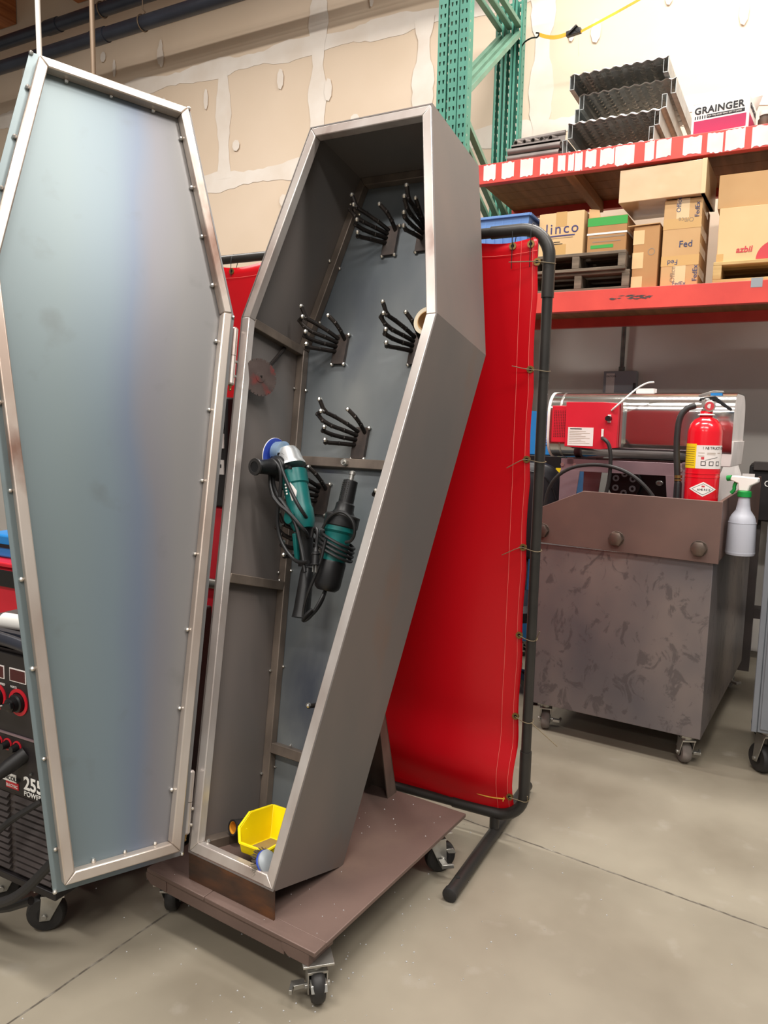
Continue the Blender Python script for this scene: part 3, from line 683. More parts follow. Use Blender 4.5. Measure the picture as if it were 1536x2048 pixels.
for s in (-1, 1): m.bar((s*W2*.6, -.018, HB*.34), (s*W2, .008, HB*.62), .006, .006); m.bar((s*W2, .008, HB*.62), (s*W2, .05, HB), .006, .006)
m.build('bin_rim', 'yellow', o, bev=.001)
m = MB(bf); m.prism([(x*.85, y*.9+.006, .0045) for x, y, z in bo_], [(x*.8, y*.85+.01, .007) for x, y, z in bo_]); m.build('grit', 'dirt', o)
o, f = lthing('wire_cup_brush', 'wire wheel brush with blue and white hub lying by the yellow bin', 'brush', (.085, .036, .045))
c = V((.096, .05, .03)); ax = V((.8, .5, -.1)).normalized()
m = MB(f); m.lathe([(0, .010), (.001, .029), (.008, .030), (.014, .022), (.017, .012)], c-ax*.008, c+ax, 24); m.build('backing_plate', 'grey_box', o)
m = MB(f); m.lathe([(0, .026), (.001, .031), (.006, .031), (.007, .026)], c-ax*.012, c+ax, 24); m.build('blue_label_ring', 'disc_blue', o)
m = MB(f); x = ax.cross(V((1, 0, 0))).normalized(); y = ax.cross(x)
for k in range(150):
    a = random.uniform(0, 6.283); r0 = random.uniform(.026, .031); q = c-ax*.008+(x*math.cos(a)+y*math.sin(a))*r0
    e = c-ax*random.uniform(.018, .028)+(x*math.cos(a+.1)+y*math.sin(a+.1))*random.uniform(.033, .041); m.bar(q, e, .0011, .0011)
m.build('wire_bristles', 'wire', o, kind='stuff')
o, f = lthing('abrasive_roll', 'short dark tube with orange inside lying behind the yellow bin', 'roll', (-.11, .055, .13))
m = MB(f); m.cyl((-.112, .058, .115), (-.092, .058, .2), .022, n=24, inner=.0175); m.build('sleeve', 'rubber', o)
m = MB(f); m.cyl((-.1115, .058, .117), (-.0925, .058, .199), .0174, n=24, inner=.0155); m.build('lining', 'orange_in', o)

# ------------------------------------------------------------------ welding screen
SX, SY, STOP = -.6572, 2.334, 2.0105
scr = thing('welding_screen', 'red welding curtain laced into a black tube frame behind the coffin', 'screen', (SX, SY, 0))
XL = -1.95
m = MB(); m.tube([(0, 0, .33), (0, 0, 1.84)], .0165, 16); m.build('upright_tube', 'tube_black', scr)
m = MB(); m.tube([(XL, 0, .33), (XL, 0, 1.84)], .0165, 16); m.build('upright_tube', 'tube_black', scr)
def arc(cx, cz, r, a0, a1, n=8): return [(cx+r*math.cos(a0+(a1-a0)*i/n), 0, cz+r*math.sin(a0+(a1-a0)*i/n)) for i in range(n+1)]
R_ = .09
for s, x in ((1, 0), (-1, XL)):
    cx = x-s*R_
    m = MB(); m.tube([(x, 0, 1.80), (x, 0, 1.9)]+arc(cx, STOP-R_, R_, 0 if s > 0 else math.pi, math.pi/2)+[(cx-s*.1, 0, STOP)], .0195, 16); m.build('corner_tube', 'tube_black', scr)
    zb = .094
    m = MB(); m.tube([(x, 0, .335), (x, 0, .2)]+arc(cx, zb+R_, R_, 0 if s > 0 else math.pi, -math.pi/2 if s > 0 else 1.5*math.pi)+[(cx-s*.16, 0, zb)], .0195, 16); m.build('corner_tube', 'tube_black', scr)
    lx = x-s*.098
    m = MB(); m.tube([(lx, 0, .04), (lx, 0, .094)], .0165, 14); m.build('leg_stub', 'tube_black', scr)
    m = MB(); m.cyl((lx, -.39, .0215), (lx, .39, .0215), .0205, n=18); ft = m.build('foot_tube', 'tube_black', scr)
    m = MB(); m.lathe([(0, .018), (.003, .0225), (.02, .0225), (.021, .0205)], (lx, -.4, .0225), (lx, -.3, .0225), 18); m.build('end_cap', 'rubber', ft)
    m = MB(); m.cyl((lx, -.33, .0417), (lx, -.33, .0428), .007, n=10); m.build('pin_hole_shade', 'hole_shade', ft)  # dark cap on the tube colours in the pin hole's shade
m = MB(); m.tube([(XL+.12, 0, STOP), (-.12, 0, STOP)], .0165, 16); m.build('top_tube', 'tube_black', scr)
m = MB(); m.tube([(XL+.14, 0, .094), (-.14, 0, .094)], .0165, 16); m.build('bottom_tube', 'tube_black', scr)
# curtain
CX0, CX1, CZ0, CZ1 = XL+.04, -.027, .092, 1.985
NX, NZ = 90, 60
def curt(i, j):
    u, v_ = i/NX, j/NZ; x = CX0+(CX1-CX0)*u; z = CZ0+(CZ1-CZ0)*v_
    sag = .012*math.sin(math.pi*((u*9) % 1)) if v_ > .97 else 0
    z -= sag*(v_-.97)/.03 if v_ > .97 else 0
    x -= .006*math.sin(math.pi*((v_*6.5+.1) % 1))*max(0, (u-.96)/.04) if u > .96 else 0
    y = -.006+.010*math.sin(x*5.2+.6)*math.sin(z*1.7+1)+.006*math.sin(x*11+z*2.4)
    lowf = max(0, 1-v_/.22); y += .03*lowf*math.sin(z*19+x*1.6)-.016*lowf
    if v_ < .08: z += .012*math.sin(x*9)*(1-v_/.08)
    return (x, y, z)
m = MB(); m.add([curt(i, j) for j in range(NZ+1) for i in range(NX+1)], [(j*(NX+1)+i, j*(NX+1)+i+1, (j+1)*(NX+1)+i+1, (j+1)*(NX+1)+i) for j in range(NZ) for i in range(NX)])
cur = m.build('curtain', 'curtain_red', scr, ang=180)
md = cur.modifiers.new('thick', 'SOLIDIFY'); md.thickness = .0012
# stitched hems
for k in (1, 3):
    i = NX-k; m = MB(); m.tube([tuple(V(curt(i, j))+V((.004, -.0016, 0))) for j in range(NZ+1)], .0006, 4); m.build('hem_stitch', 'thread', cur)
m = MB(); m.tube([tuple(V(curt(i, NZ-1))+V((0, -.0016, -.012))) for i in range(NX+1)], .0006, 4); m.build('hem_stitch', 'thread', cur)
def grommet(x, z, y=-.008):
    m = MB(); m.cyl((x, y-.0035, z), (x, y+.004, z), .0115, n=16, inner=.0055); o = m.build('grommet', 'brass', cur)
    m = MB(); m.cyl((x, y-.002, z), (x, y-.0006, z), .0054, n=12); m.build('grommet_hole_shade', 'hole_shade', o)  # dark disc fills the ring, painting the shade of its opening
def yat(x, z):
    i = max(0, min(NX, round((x-CX0)/(CX1-CX0)*NX))); j = max(0, min(NZ, round((z-CZ0)/(CZ1-CZ0)*NZ))); return curt(i, j)[1]
ENDS = [(-.085, .002), (-.055, .01), (-.06, -.03), (-.065, -.03), (.035, .03), (.11, -.06), (.02, .02)]
for k, z in enumerate((1.907, 1.582, 1.30, 1.016, .724, .4475, .176)):
    gx = -.036+.006 if k == 0 else -.038; gx -= .003; yy = yat(gx, z); grommet(gx, z, yy)
    ex, ez = ENDS[k]; base = V((gx, yy-.006, z))
    if ex < 0: path = [base+V((ex, -.012, ez)), base+V((-.01, -.006, 0)), base]
    else: path = [base]
    loop = [base, V((-.01, -.024, z-.004)), V((.012, -.022, z-.008)), V((.022, 0, z-.006)), V((.012, .02, z-.004)), V((-.01, .014, z-.002))]
    m = MB(); m.tube(path+loop[1:], .0014, 6, sm=1)
    if ex > 0: m.tube([V((.018, -.015, z-.006)), V((ex, -.03, z+ez))], .0014, 6)
    m.build('zip_tie', 'tie', cur)
for x, z in ((-.115, 1.962), (-.055, 1.962), (-.52, 1.955), (-.93, 1.955), (-1.215, 1.962), (-1.6, 1.96)):
    yy = yat(x, z); grommet(x, z, yy)
    m = MB(); m.tube([(x, yy-.006, z-.07 if x > -.2 else z-.02), (x, yy-.007, z), (x, -.02, STOP), (x, 0, STOP+.021), (x+.002, .02, STOP), (x, .006, z)], .0013, 6, sm=1); m.build('zip_tie', 'black_cord', cur)
m = MB(); m.tube([(-.30, -.002, .185), (-.25, -.012, .168), (-.2, -.016, .158), (-.12, -.018, .152), (-.06, -.016, .16)], .0022, 6, sm=2); m.tube([(-.052, -.012, .26), (-.056, -.016, .2), (-.066, -.016, .15)], .002, 6, sm=1); m.build('torn_edge_thread', 'copper_yellow', cur)

# ------------------------------------------------------------------ pallet rack
RX = -1.6655; YF, YR = 4.1, 5.1
rack = thing('pallet_rack', 'tall rack with green perforated uprights and red beams loaded with boxes', 'rack', (RX, YF, 0))
frames = [rack, thing('rack_upright_frame', 'green upright frame standing directly beside the loaded rack', 'rack frame', (RX-.0615, YF, 0), 0), thing('rack_upright_frame', 'outermost green upright frame with a gap from its neighbours', 'rack frame', (RX-.128, YF, 0), 0)]
PW, PD = .056, .07
def post_mesh():
    m = MB(); W = PW; z0, z1, pit = 0., 4.22, .05; n = int((z1-z0)/pit)
    # front face in strips around two columns of tapered holes
    for r in range(n):
        za = z0+r*pit; zb = za+pit; h0z, h1z = za+.012, za+.034
        hc = (W*.28, W*.72); wt_, wb_ = .0062, .0028
        m.add([(-W, 0, za), (0, 0, za), (0, 0, h0z), (-W, 0, h0z)], [(0, 1, 2, 3)]); m.add([(-W, 0, h1z), (0, 0, h1z), (0, 0, zb), (-W, 0, zb)], [(0, 1, 2, 3)])
        a, c = -W+hc[0], -W+hc[1]
        m.add([(-W, 0, h0z), (a-wb_, 0, h0z), (a-wt_, 0, h1z), (-W, 0, h1z)], [(0, 1, 2, 3)])
        m.add([(a+wb_, 0, h0z), (c-wb_, 0, h0z), (c-wt_, 0, h1z), (a+wt_, 0, h1z)], [(0, 1, 2, 3)])
        m.add([(c+wb_, 0, h0z), (0, 0, h0z), (0, 0, h1z), (c+wt_, 0, h1z)], [(0, 1, 2, 3)])
        # right flank with small square holes
        for x in (0, -W):
            m.add([(x, 0, za), (x, .02, za), (x, .02, zb), (x, 0, zb)], [(0, 1, 2, 3)])
            m.add([(x, .02, za), (x, .028, za), (x, .028, za+.02), (x, .02, za+.02)], [(0, 1, 2, 3)])
            m.add([(x, .02, za+.032), (x, .028, za+.032), (x, .028, zb), (x, .02, zb)], [(0, 1, 2, 3)])
            m.add([(x, .028, za), (x, PD, za), (x, PD, zb), (x, .028, zb)], [(0, 1, 2, 3)])
    for x in (-.002, -W+.016): m.box(x-.014, x, PD-.002, PD, 0, z1)
    return m.mesh('post', 'green_rack')
PM = post_mesh()
for fr in frames:
    a = bpy.data.objects.new('post', PM); COL.objects.link(a); a.parent = fr
    c = bpy.data.objects.new('post', PM); COL.objects.link(c); c.parent = fr; c.location = (-PW, YR-YF, 0); c.rotation_euler = (0, 0, math.pi)
    xm = -PW/2
    for (za, zb) in ((4.02, 4.02), (3.27, 3.97), (3.13, 2.74), (2.40, 2.66), (2.33, 1.6), (.9, 1.5), (.85, .2), (.12, .12)):
        m = MB(); m.bar((xm, PD-.01, za), (xm, YR-YF-PD+.01, zb), .03, .034, up=(1, 0, 0)); m.build('brace', 'green_brace', fr, bev=.002)
    for y in (0, YR-YF-.12):
        m = MB(); m.box(-PW-.0, 0, y, y+.12, 0, .006); m.build('foot_plate', 'green_rack', fr)
BX1 = 2.7-.4
def beam(y0, z0, z1, mt, nm='beam'):
    m = MB(); s = 1 if y0 < .5 else -1
    m.prism([(0, y0, z0), (0, y0+.04, z0), (0, y0+.04, z1), (0, y0+.02, z1), (0, y0+.02, z1-.02), (0, y0, z1-.02)] if False else [(0, y0, z0), (0, y0+.045, z0), (0, y0+.045, z1), (0, y0, z1)],
            [(BX1, y0, z0), (BX1, y0+.045, z0), (BX1, y0+.045, z1), (BX1, y0, z1)])
    o = m.build(nm, mt, rack, bev=.002)
    m = MB(); m.box(.0, .03, y0-.005 if y0 < .5 else y0+.04, y0+.003 if y0 < .5 else y0+.05, z0-.04, z1+.04); m.build('end_connector', mt, o)
    return o
bu_ = beam(-.008, 2.737, 2.842, 'red_beam'); bl_ = beam(-.008, 2.022, 2.128, 'red_beam')
beam(.86, 2.775, 2.868, 'red_beam'); beam(.86, 2.05, 2.15, 'red_beam')
for z in (2.842, 2.128):
    y = .03
    k = 0
    while y < .88:
        m = MB(); m.box(.01 if z < 2.5 else .01, BX1-.005, y, y+.145, z-.018, z); m.build('deck_board', 'deck_wood', rack, bev=.001); y += .148
for x in (.55, 1.1, 1.7):
    m = MB(); m.box(x, x+.05, .04, .86, 2.755, 2.815); m.build('deck_support', 'deck_wood', rack)
# peeled paper labels on the upper beam
LX = [(-1.545, -1.475), (-1.44, -1.37), (-1.335, -1.265), (-1.225, -1.155), (-1.13, -1.09), (-1.075, -1.045), (-1.04, -1.0), (-.985, -.93), (-.91, -.84), (-.835, -.74), (-.69, -.645), (-.635, -.565), (-.51, -.425), (-.40, -.33), (-.32, -.235), (-.205, -.12), (-.09, 0), (.03, .1)]
for x0, x1 in LX:
    m = MB(); zl, zh = 2.748+random.uniform(-.006, .008), 2.836+random.uniform(-.008, .004); n = 7; top = []; bot = []
    for i in range(n+1):
        x = x0+(x1-x0)*i/n-RX; top.append((x, -.0087-random.uniform(0, .0006), zh+random.uniform(-.006, .004))); bot.append((x, -.0087-random.uniform(0, .001), zl+random.uniform(-.006, .006)))
    m.add(bot+top, [(i, i+1, n+2+i, n+1+i) for i in range(n)]); lb = m.build('paper_label', 'paper', bu_)
m = MB()
for i in range(22):
    x = .97+random.gauss(0, .055); z = 2.078+random.gauss(0, .006); a, h_ = random.uniform(.008, .026), random.uniform(.002, .005); yy = -.0082-i*.00008; m.add([(x-a, yy, z), (x, yy, z-h_), (x+a, yy, z+h_*.4), (x, yy, z+h_)], [(0, 1, 2, 3)])
m.build('black_smudge', 'case_dark', bl_)
m = MB(); m.box(1.505, 1.555, -.0092, -.006, 2.095, 2.14); m.build('grey_clip', 'grey_box', bl_)

# ---- goods on the rack
def carton(name, label, x0, x1, y0, y1, z0, z1, mt='card', rz=0., cat='box', tape=True, group=None, tapemat='packing_tape'):
    cx, cy = (x0+x1)/2, (y0+y1)/2
    o = thing(name, label, cat, (cx, cy, z0), rz, group); w_, d_, h_ = (x1-x0)/2, (y1-y0)/2, z1-z0
    m = MB(); m.box(-w_, w_, -d_, d_, 0, h_); m.build('carton_body', mt, o, bev=.003)
    m = MB(); m.box(-w_+.001, w_-.001, -.0008, .0008, h_, h_+.0012); m.build('flap_seam', 'card_brown', o)
    if tape:
        m = MB(); m.box(-.03, .03, -d_-.0008, -d_+.0005, h_*.68, h_+.0006); m.build('tape_strip', tapemat, o)
        m = MB(); m.box(-.03, .03, -d_-.0008, d_+.0008, h_+.0006, h_+.0018); m.build('tape_strip', tapemat, o)
        m = MB(); m.box(-.03, .03, -d_-.0008, -d_+.0005, 0, h_*.28); m.build('tape_strip', tapemat, o)
    return o, w_, d_, h_
def rule(o, x0, x1, y, z, h, mt, nm='printed_line'):
    m = MB(); m.box(x0, x1, y, y+.0008, z, z+h); m.build(nm, mt, o)
# two grey pallets, one pale pallet
def pallet(name, label, x0, x1, y0, y1, z0, h, mt, group=None):
    o = thing(name, label, 'pallet', ((x0+x1)/2, y0, z0), 0, group); w_ = (x1-x0)/2; L = y1-y0; t = .016
    for x in (-w_, -.019, w_-.038):
        m = MB(); m.box(x, x+.038, 0, L, t, h-t); m.build('stringer', mt, o, bev=.002)
    for zz, n in ((0, 3), (h-t, 6)):
        bw = .085
        for i in range(n):
            y = i*(L-bw)/(n-1); m = MB(); m.box(-w_, w_, y, y+bw, zz, zz+t); m.build('deck_board', mt, o, bev=.002)
    return o
ZS = 2.1288
pallet('pallet', 'lower of two weathered grey pallets stacked under the small cartons', -1.265, -.735, 4.12, 4.92, ZS, .1, 'pallet_grey')
pallet('pallet', 'upper of two weathered grey pallets, directly under the small cartons', -1.268, -.755, 4.10, 4.9, ZS+.1005, .095, 'pallet_grey')
pallet('pallet', 'pale new wood pallet under the large cream carton', -.335, .55, 4.11, 4.9, ZS, .1, 'pallet_wood')
o, w_, d_, h_ = carton('carton', 'tan carton with a large underlined navy word standing on grey pallets', -1.232, -.985, 4.16, 4.42, 2.3255, 2.56, 'card_pale', -.04)
text('carton_print', 'linco', .078, (-w_+.036, -d_-.0012, h_*.53), (1, 0, 0), (0, 0, 1), 'ink_navy', o, space=1.22)
m = MB(); m.box(-w_+.03, -w_+.2, -d_-.0012, -d_, h_*.46, h_*.49); m.build('underline', 'ink_navy', o)
rule(o, -w_+.085, -w_+.12, -d_-.001, h_*.33, .004, 'ink_black'); rule(o, -w_+.075, -w_+.135, -d_-.001, h_*.285, .004, 'ink_black')
rule(o, -w_+.045, -w_+.19, -d_-.001, h_*.42, .003, 'ink_grey')
o, w_, d_, h_ = carton('carton', 'brown and green open carton with white strap on grey pallets', -.968, -.764, 4.16, 4.44, 2.3255, 2.515, 'card_brown', -.02, tape=False)
m = MB(); m.box(-w_-.0008, w_+.0008, -d_-.0012, -d_, h_*.76, h_*.985); m.box(-w_+.02, w_*.35, -d_-.0012, -d_, h_*.15, h_*.24); m.build('green_band', 'ink_green', o)
rule(o, -w_+.012, w_-.01, -d_-.001, h_*.43, .008, 'ink_grey')
rule(o, -w_+.03, w_-.03, -d_-.001, h_*.31, .006, 'ink_grey')
m = MB(); m.box(-w_-.002, w_+.002, -d_-.002, d_+.002, h_*.52, h_*.57); m.build('white_strap', 'white', o)
m = MB(); m.prism([(-w_, -d_+.02, h_), (-w_+.06, -d_+.02, h_), (-w_+.06, -d_+.024, h_), (-w_, -d_+.024, h_)], [(-w_-.01, -d_+.05, h_+.06), (-w_+.045, -d_+.05, h_+.05), (-w_+.045, -d_+.054, h_+.05), (-w_-.01, -d_+.054, h_+.06)]); m.build('open_flap', 'card', o)
o, w_, d_, h_ = carton('carton', 'tall narrow brown carton wedged between the strapped carton and the taped tall carton', -.722, -.596, 4.13, 4.45, ZS, 2.44, 'card_brown', -.02, tape=False)
m = MB(); m.box(-w_-.0012, -w_*.15, -d_-.0012, -d_, .0, .06); m.box(-w_-.0012, -w_*.15, -d_-.0012, -d_, .1, .18); m.box(-w_-.0012, -w_*.15, -d_-.0012, -d_, .22, .29); m.build('pale_label', 'card_pale', o)
m = MB(); m.cyl((w_*.45, -d_-.001, .18), (w_*.45, -d_, .18), .018, n=18, inner=.014); m.build('round_mark', 'ink_grey', o)
m = MB(); m.prism([(-w_-.03, -d_-.01, h_), (w_, -d_-.01, h_+.004), (w_, d_, h_+.004), (-w_-.03, d_, h_)], [(-w_-.03, -d_-.01, h_+.004), (w_, -d_-.01, h_+.008), (w_, d_, h_+.008), (-w_-.03, d_, h_+.004)]); m.build('top_flap', 'card', o)
o, w_, d_, h_ = carton('carton', 'tall heavily taped carton standing under the plastic-wrapped box', -.58, -.402, 4.13, 4.48, ZS, 2.552, 'card', -.02, tapemat='clear_tape')
for (s, x, z, sz, mt, rot) in (('Fed', -.01, .19, .045, 'ink_blue', 0), ('Office', .055, .33, .03, 'ink_grey', 1), ('Fed', -w_+.01, .13, .035, 'ink_blue', 2), ('FedEx', w_-.012, .33, .03, 'ink_blue', 3), ('FedEx', w_-.004, .02, .032, 'ink_blue', 3), ('Office', -.02, .02, .032, 'ink_grey', 3), ('Office', -.01, .36, .03, 'ink_blue', 3), ('FedEx', -.03, .005, .026, 'ink_blue', 0)):
    u, v_ = {0: ((1, 0, 0), (0, 0, 1)), 1: ((-1, 0, .05), (0, 0, -1)), 2: ((1, 0, 0), (0, 0, -1)), 3: ((0, 0, 1), (-1, 0, 0))}[rot]
    if rot == 2: u, v_ = (-1, 0, 0), (0, 0, -1); x += .07
    text('carton_print', s, sz, (x, -d_-.0014, z), u, v_, mt, o)
for z in (.05, .16, .25, .37):
    m = MB(); m.box(w_, w_+.0012, -d_+.01, d_*.4, z, z+.045); m.build('side_tape', 'clear_tape', o)
for z in (.28, .1):
    m = MB(); m.box(-w_-.0006, w_+.0006, -d_-.0012, -d_, z, z+.05); m.build('tape_strip', 'packing_tape', o)
o, w_, d_, h_ = carton('wrapped_box', 'long carton in shiny clear plastic wrap lying on top of the tall cartons', -.80, -.385, 4.10, 4.46, 2.5585, 2.72, 'wrap', -.05, tape=False)
o.rotation_euler = (0, 0, -.05)
for i in range(0):
    m = MB(); x = -w_+.1+i*.08; m.tube([(x, -d_-.001, .005), (x+random.uniform(-.03, .05), -d_-.002, h_*.5), (x+random.uniform(-.05, .06), -d_-.001, h_)], .0022, 5, sm=1); m.build('wrap_crease', 'clear_tape', o)
m = MB(); m.box(w_-.02, w_+.001, -d_-.002, d_+.002, 0, h_+.002); m.build('wrap_end', 'clear_tape', o)
o, w_, d_, h_ = carton('carton', 'large cream carton with red lettering and red swoosh on the pale pallet', -.325, .2, 4.13, 4.55, ZS+.1005, 2.487, 'card_pale', 0, tape=False)
text('carton_print', 'azbil', .04, (-w_+.085, -d_-.0014, .042), (1, 0, 0), (0, 0, 1), 'ink_red', o, shear=.15, bold=.0008)
m = MB(); m.add([(-w_+.175+.09*(1-math.cos(t*math.pi/20)), -d_-.0014, .005+.085*math.sin(t*math.pi/20)) for t in range(21)], [tuple(range(21))]); m.build('red_swoosh', 'ink_red', o)
m = MB(); m.box(-w_-.001, -w_+.03, -d_-.0012, -d_, 0, .04); m.build('corner_tape', 'packing_tape', o)
carton('carton', 'plain tan carton stacked on the large cream carton', -.338, .25, 4.15, 4.6, 2.4895, 2.65, 'card', 0, tape=False)
# blue bins behind the screen top
for i, (dz, lb) in enumerate(((0, 'light blue plastic crate at the bottom of a short stack by the green upright'), (.112, 'light blue plastic crate topping the short stack by the green upright'))):
    o = thing('plastic_crate', lb, 'crate', (-1.44, 4.27, ZS+dz*2.0), 0); m = MB(); w_, d_, h_ = .16, .14, .215
    m.prism([(-w_*.85, -d_*.85, 0), (w_*.85, -d_*.85, 0), (w_*.85, d_*.85, 0), (-w_*.85, d_*.85, 0)], [(-w_*.95, -d_*.95, h_), (w_*.95, -d_*.95, h_), (w_*.95, d_*.95, h_), (-w_*.95, d_*.95, h_)]); m.build('crate_body', 'blue_bin', o, bev=.004)
    m = MB()
    for a, c in (((-w_, -d_), (w_, -d_)), ((w_, -d_), (w_, d_)), ((w_, d_), (-w_, d_)), ((-w_, d_), (-w_, -d_))): m.bar((*a, h_-.006), (*c, h_-.006), .014, .014)
    m.build('crate_rim', 'blue_bin', o, bev=.002)
    m = MB()
    for x in (-.1, -.05, 0, .05, .1): m.box(x-.003, x+.003, -d_*.94, -d_*.87, .01, h_-.01)
    m.build('crate_rib', 'blue_bin', o)
# ---- top shelf
ZT = 2.8428
def tray(label, x0, x1, y0, y1, z0, up, rz):
    o = thing('grating_plank', label, 'grating', ((x0+x1)/2, y0, z0), rz); w_ = (x1-x0)/2; L = y1-y0; h = .072; t = .003
    zb = 0 if up else h-t
    m = MB(); NXs, NYs = 26, 4
    vs = []; fs = []
    def zw(i): return zb+.006*(math.cos(2*math.pi*i/NXs*9)*.5+.5)*(1 if up else -1)
    n = 90
    for i in range(n+1):
        x = -w_+2*w_*i/n; zz = zb+.0045*math.sin(x*120)*(1 if up else -1)
        vs += [(x, 0, zz), (x, L, zz), (x, 0, zz+t), (x, L, zz+t)]
    for i in range(n):
        a = 4*i; c = a+4; fs += [(a, a+1, c+1, c), (a+2, c+2, c+3, a+3), (a, c, c+2, a+2), (a+1, a+3, c+3, c+1)]
    m.add(vs, fs); m.build('walking_surface', 'grating', o, ang=60)
    for s in (-1, 1):
        m = MB(); m.box(s*w_-.0015, s*w_+.0015, 0, L, 0, h); x2 = s*(w_-.022); zf = h-.003 if up else 0
        m.box(min(x2, s*w_), max(x2, s*w_), 0, L, zf, zf+.003); m.box(x2-.0012, x2+.0012, 0, .004, 0 if up else 0, h); m.build('side_channel', 'grating', o)
    m = MB(); ny = 16; nx = 9
    for i in range(nx):
        for j in range(ny):
            x = -w_+.03+(2*w_-.06)*i/(nx-1); y = .02+(L-.04)*j/(ny-1); zz = zb+(.004 if up else -.001)
            s = 1 if up else -1
            m.add([(x-.017, y-.007, zz), (x-.006, y-.007, zz+s*.008), (x+.006, y-.007, zz+s*.008), (x+.017, y-.007, zz), (x-.017, y+.007, zz), (x-.006, y+.007, zz+s*.008), (x+.006, y+.007, zz+s*.008), (x+.017, y+.007, zz)],
                  [(0, 1, 5, 4), (1, 2, 6, 5), (2, 3, 7, 6)])
    m.build('serrated_teeth', 'zinc', o, kind='stuff')
    m = MB()
    for i in range(nx):
        for j in range(ny):
            x = -w_+.03+(2*w_-.06)*(i+.5*(j % 2))/nx; y = .015+(L-.03)*j/(ny-1); zz = zb-(.006 if up else .0075)
            m.add([(x-.016, y, zz), (x, y-.006, zz-.002), (x+.016, y, zz), (x, y+.002, zz-.003)], [(0, 1, 2, 3)])
    m.build('tooth_edge', 'grating', o, kind='stuff')
    m = MB(); m.tube([(-w_+2*w_*i/n, -.001, zb+.0045*math.sin((-w_+2*w_*i/n)*120)*(1 if up else -1)+.0015) for i in range(n+1)], .0032, 6); m.build('front_edge', 'zinc', o)
    return o
tray('galvanized grating plank at the bottom of the stack beside the white and magenta box', -1.115, -.655, 4.11, 4.75, ZT, True, -.02)
tray('galvanized grating plank, second from the bottom of the stack', -1.095, -.635, 4.13, 4.77, ZT+0.0826, False, -.02)
tray('galvanized grating plank, middle one of the stack', -1.07, -.61, 4.16, 4.8, ZT+0.1652, True, -.02)
tray('galvanized grating plank, second from the top of the stack', -1.06, -.575, 4.2, 4.84, ZT+0.2479, False, -.03)
tray('galvanized grating plank on top of the stack, open underside facing out', -1.10, -.61, 4.14, 4.78, ZT+0.3305, False, -.02)
# box of supplies printed GRAINGER
o, w_, d_, h_ = carton('carton', 'white and magenta carton with bold black lettering on the top shelf', -.475, -.215, 4.135, 4.36, ZT, 2.998, 'white', -.1, tape=False)
m = MB(); m.box(-w_+.012, w_-.012, -d_-.001, -d_, .015, .075); m.box(w_, w_+.001, -d_+.01, d_-.01, .015, .075); m.build('magenta_band', 'ink_magenta', o)
text('carton_print', 'GRAINGER', .044, (-w_+.012, -d_-.0014, .107), (1, 0, 0), (0, 0, 1), 'ink_black', o, bold=.0013, space=1.06)
m = MB(); m.box(-w_+.07, w_-.02, -d_-.001, -d_, .083, .099); m.build('black_band', 'ink_black', o)
m = MB()
for i in range(5): m.box(-w_+.015+i*.011, -w_+.02+i*.011, -d_-.001, -d_, .083, .098)
m.build('black_tick', 'ink_black', o)
text('carton_print', 'FOR THE ONES WHO GET IT DONE', .0095, (-w_+.074, -d_-.002, .0875), (1, 0, 0), (0, 0, 1), 'white', o)
text('carton_print', 'GRAINGER', .035, (w_+.0014, -d_+.02, .105), (0, 1, 0), (0, 0, 1), 'ink_black', o)
for s, (dx, dy, dz) in ((-1, (-.01, 0, .03)), (1, (.03, .02, .05))):
    m = MB(); m.prism([(-w_, s*d_, h_), (w_, s*d_, h_), (w_, s*d_-s*.003, h_), (-w_, s*d_-s*.003, h_)], [(-w_+.01, s*d_-.08*s, h_+.02), (w_+dx, s*d_-.07*s+dy, h_+dz), (w_+dx, s*d_-.073*s+dy, h_+dz), (-w_+.01, s*d_-.083*s, h_+.02)]); m.build('open_flap', 'paper', o)
o = thing('amber_jar', 'small amber jar behind the white and magenta carton', 'jar', (-.16, 4.3, ZT)); m = MB(); m.lathe([(0, .03), (.004, .035), (.09, .035), (.1, .028), (.11, .028)], (0, 0, 0), (0, 0, 1), 18); m.build('jar_body', 'rust', o); m = MB(); m.lathe([(0, .03), (.02, .03), (.022, .02)], (0, 0, .108), (0, 0, 1), 18); m.build('lid', 'paper', o)
carton('carton', 'pale blue carton next to the amber jar on the top shelf', -.13, .15, 4.14, 4.4, ZT, 3.06, 'grey_box' if False else 'paper', 0, tape=False)
# steel tubes and channel
for x0, x1, y, z, lb in ((-1.42, -1.135, 4.125, .0185, 'lowest steel tube at the shelf edge beside the gratings'), (-1.42, -1.13, 4.128, .0565, 'steel tube lying right on top of the lowest tube'), (-1.42, -1.13, 4.165, .0185, 'steel tube lying behind the lowest tube'), (-1.42, -1.13, 4.166, .0565, 'steel tube in the upper row behind the front tubes')):
    o = thing('steel_tube', lb, 'tube', (x0, y, ZT+z)); m = MB(); m.cyl((0, 0, 0), (x1-x0, 0, 0), .018, n=16, inner=.0145); m.build('pipe_wall', 'tube_steel', o)
o = thing('steel_channel', 'steel channel full of short offcuts on the tubes beside the gratings', 'channel', (-1.40, 4.115, ZT+.0755))
m = MB(); m.box(0, .27, 0, .1, 0, .004); m.box(0, .27, 0, .004, 0, .012); m.box(0, .27, .096, .1, 0, .07); m.build('channel_body', 'tube_steel', o)
m = MB(); m.cyl((0, .1, .062), (.27, .1, .072), .014, n=14); m.build('rolled_lip', 'tube_steel', o)
for i in range(5):
    m = MB(); x = .02+i*.048; m.cyl((x, .015, .024), (x+random.uniform(-.01, .05), .08, .036), .015, n=12, inner=.011); q = m.build('offcut', 'tube_steel', o)
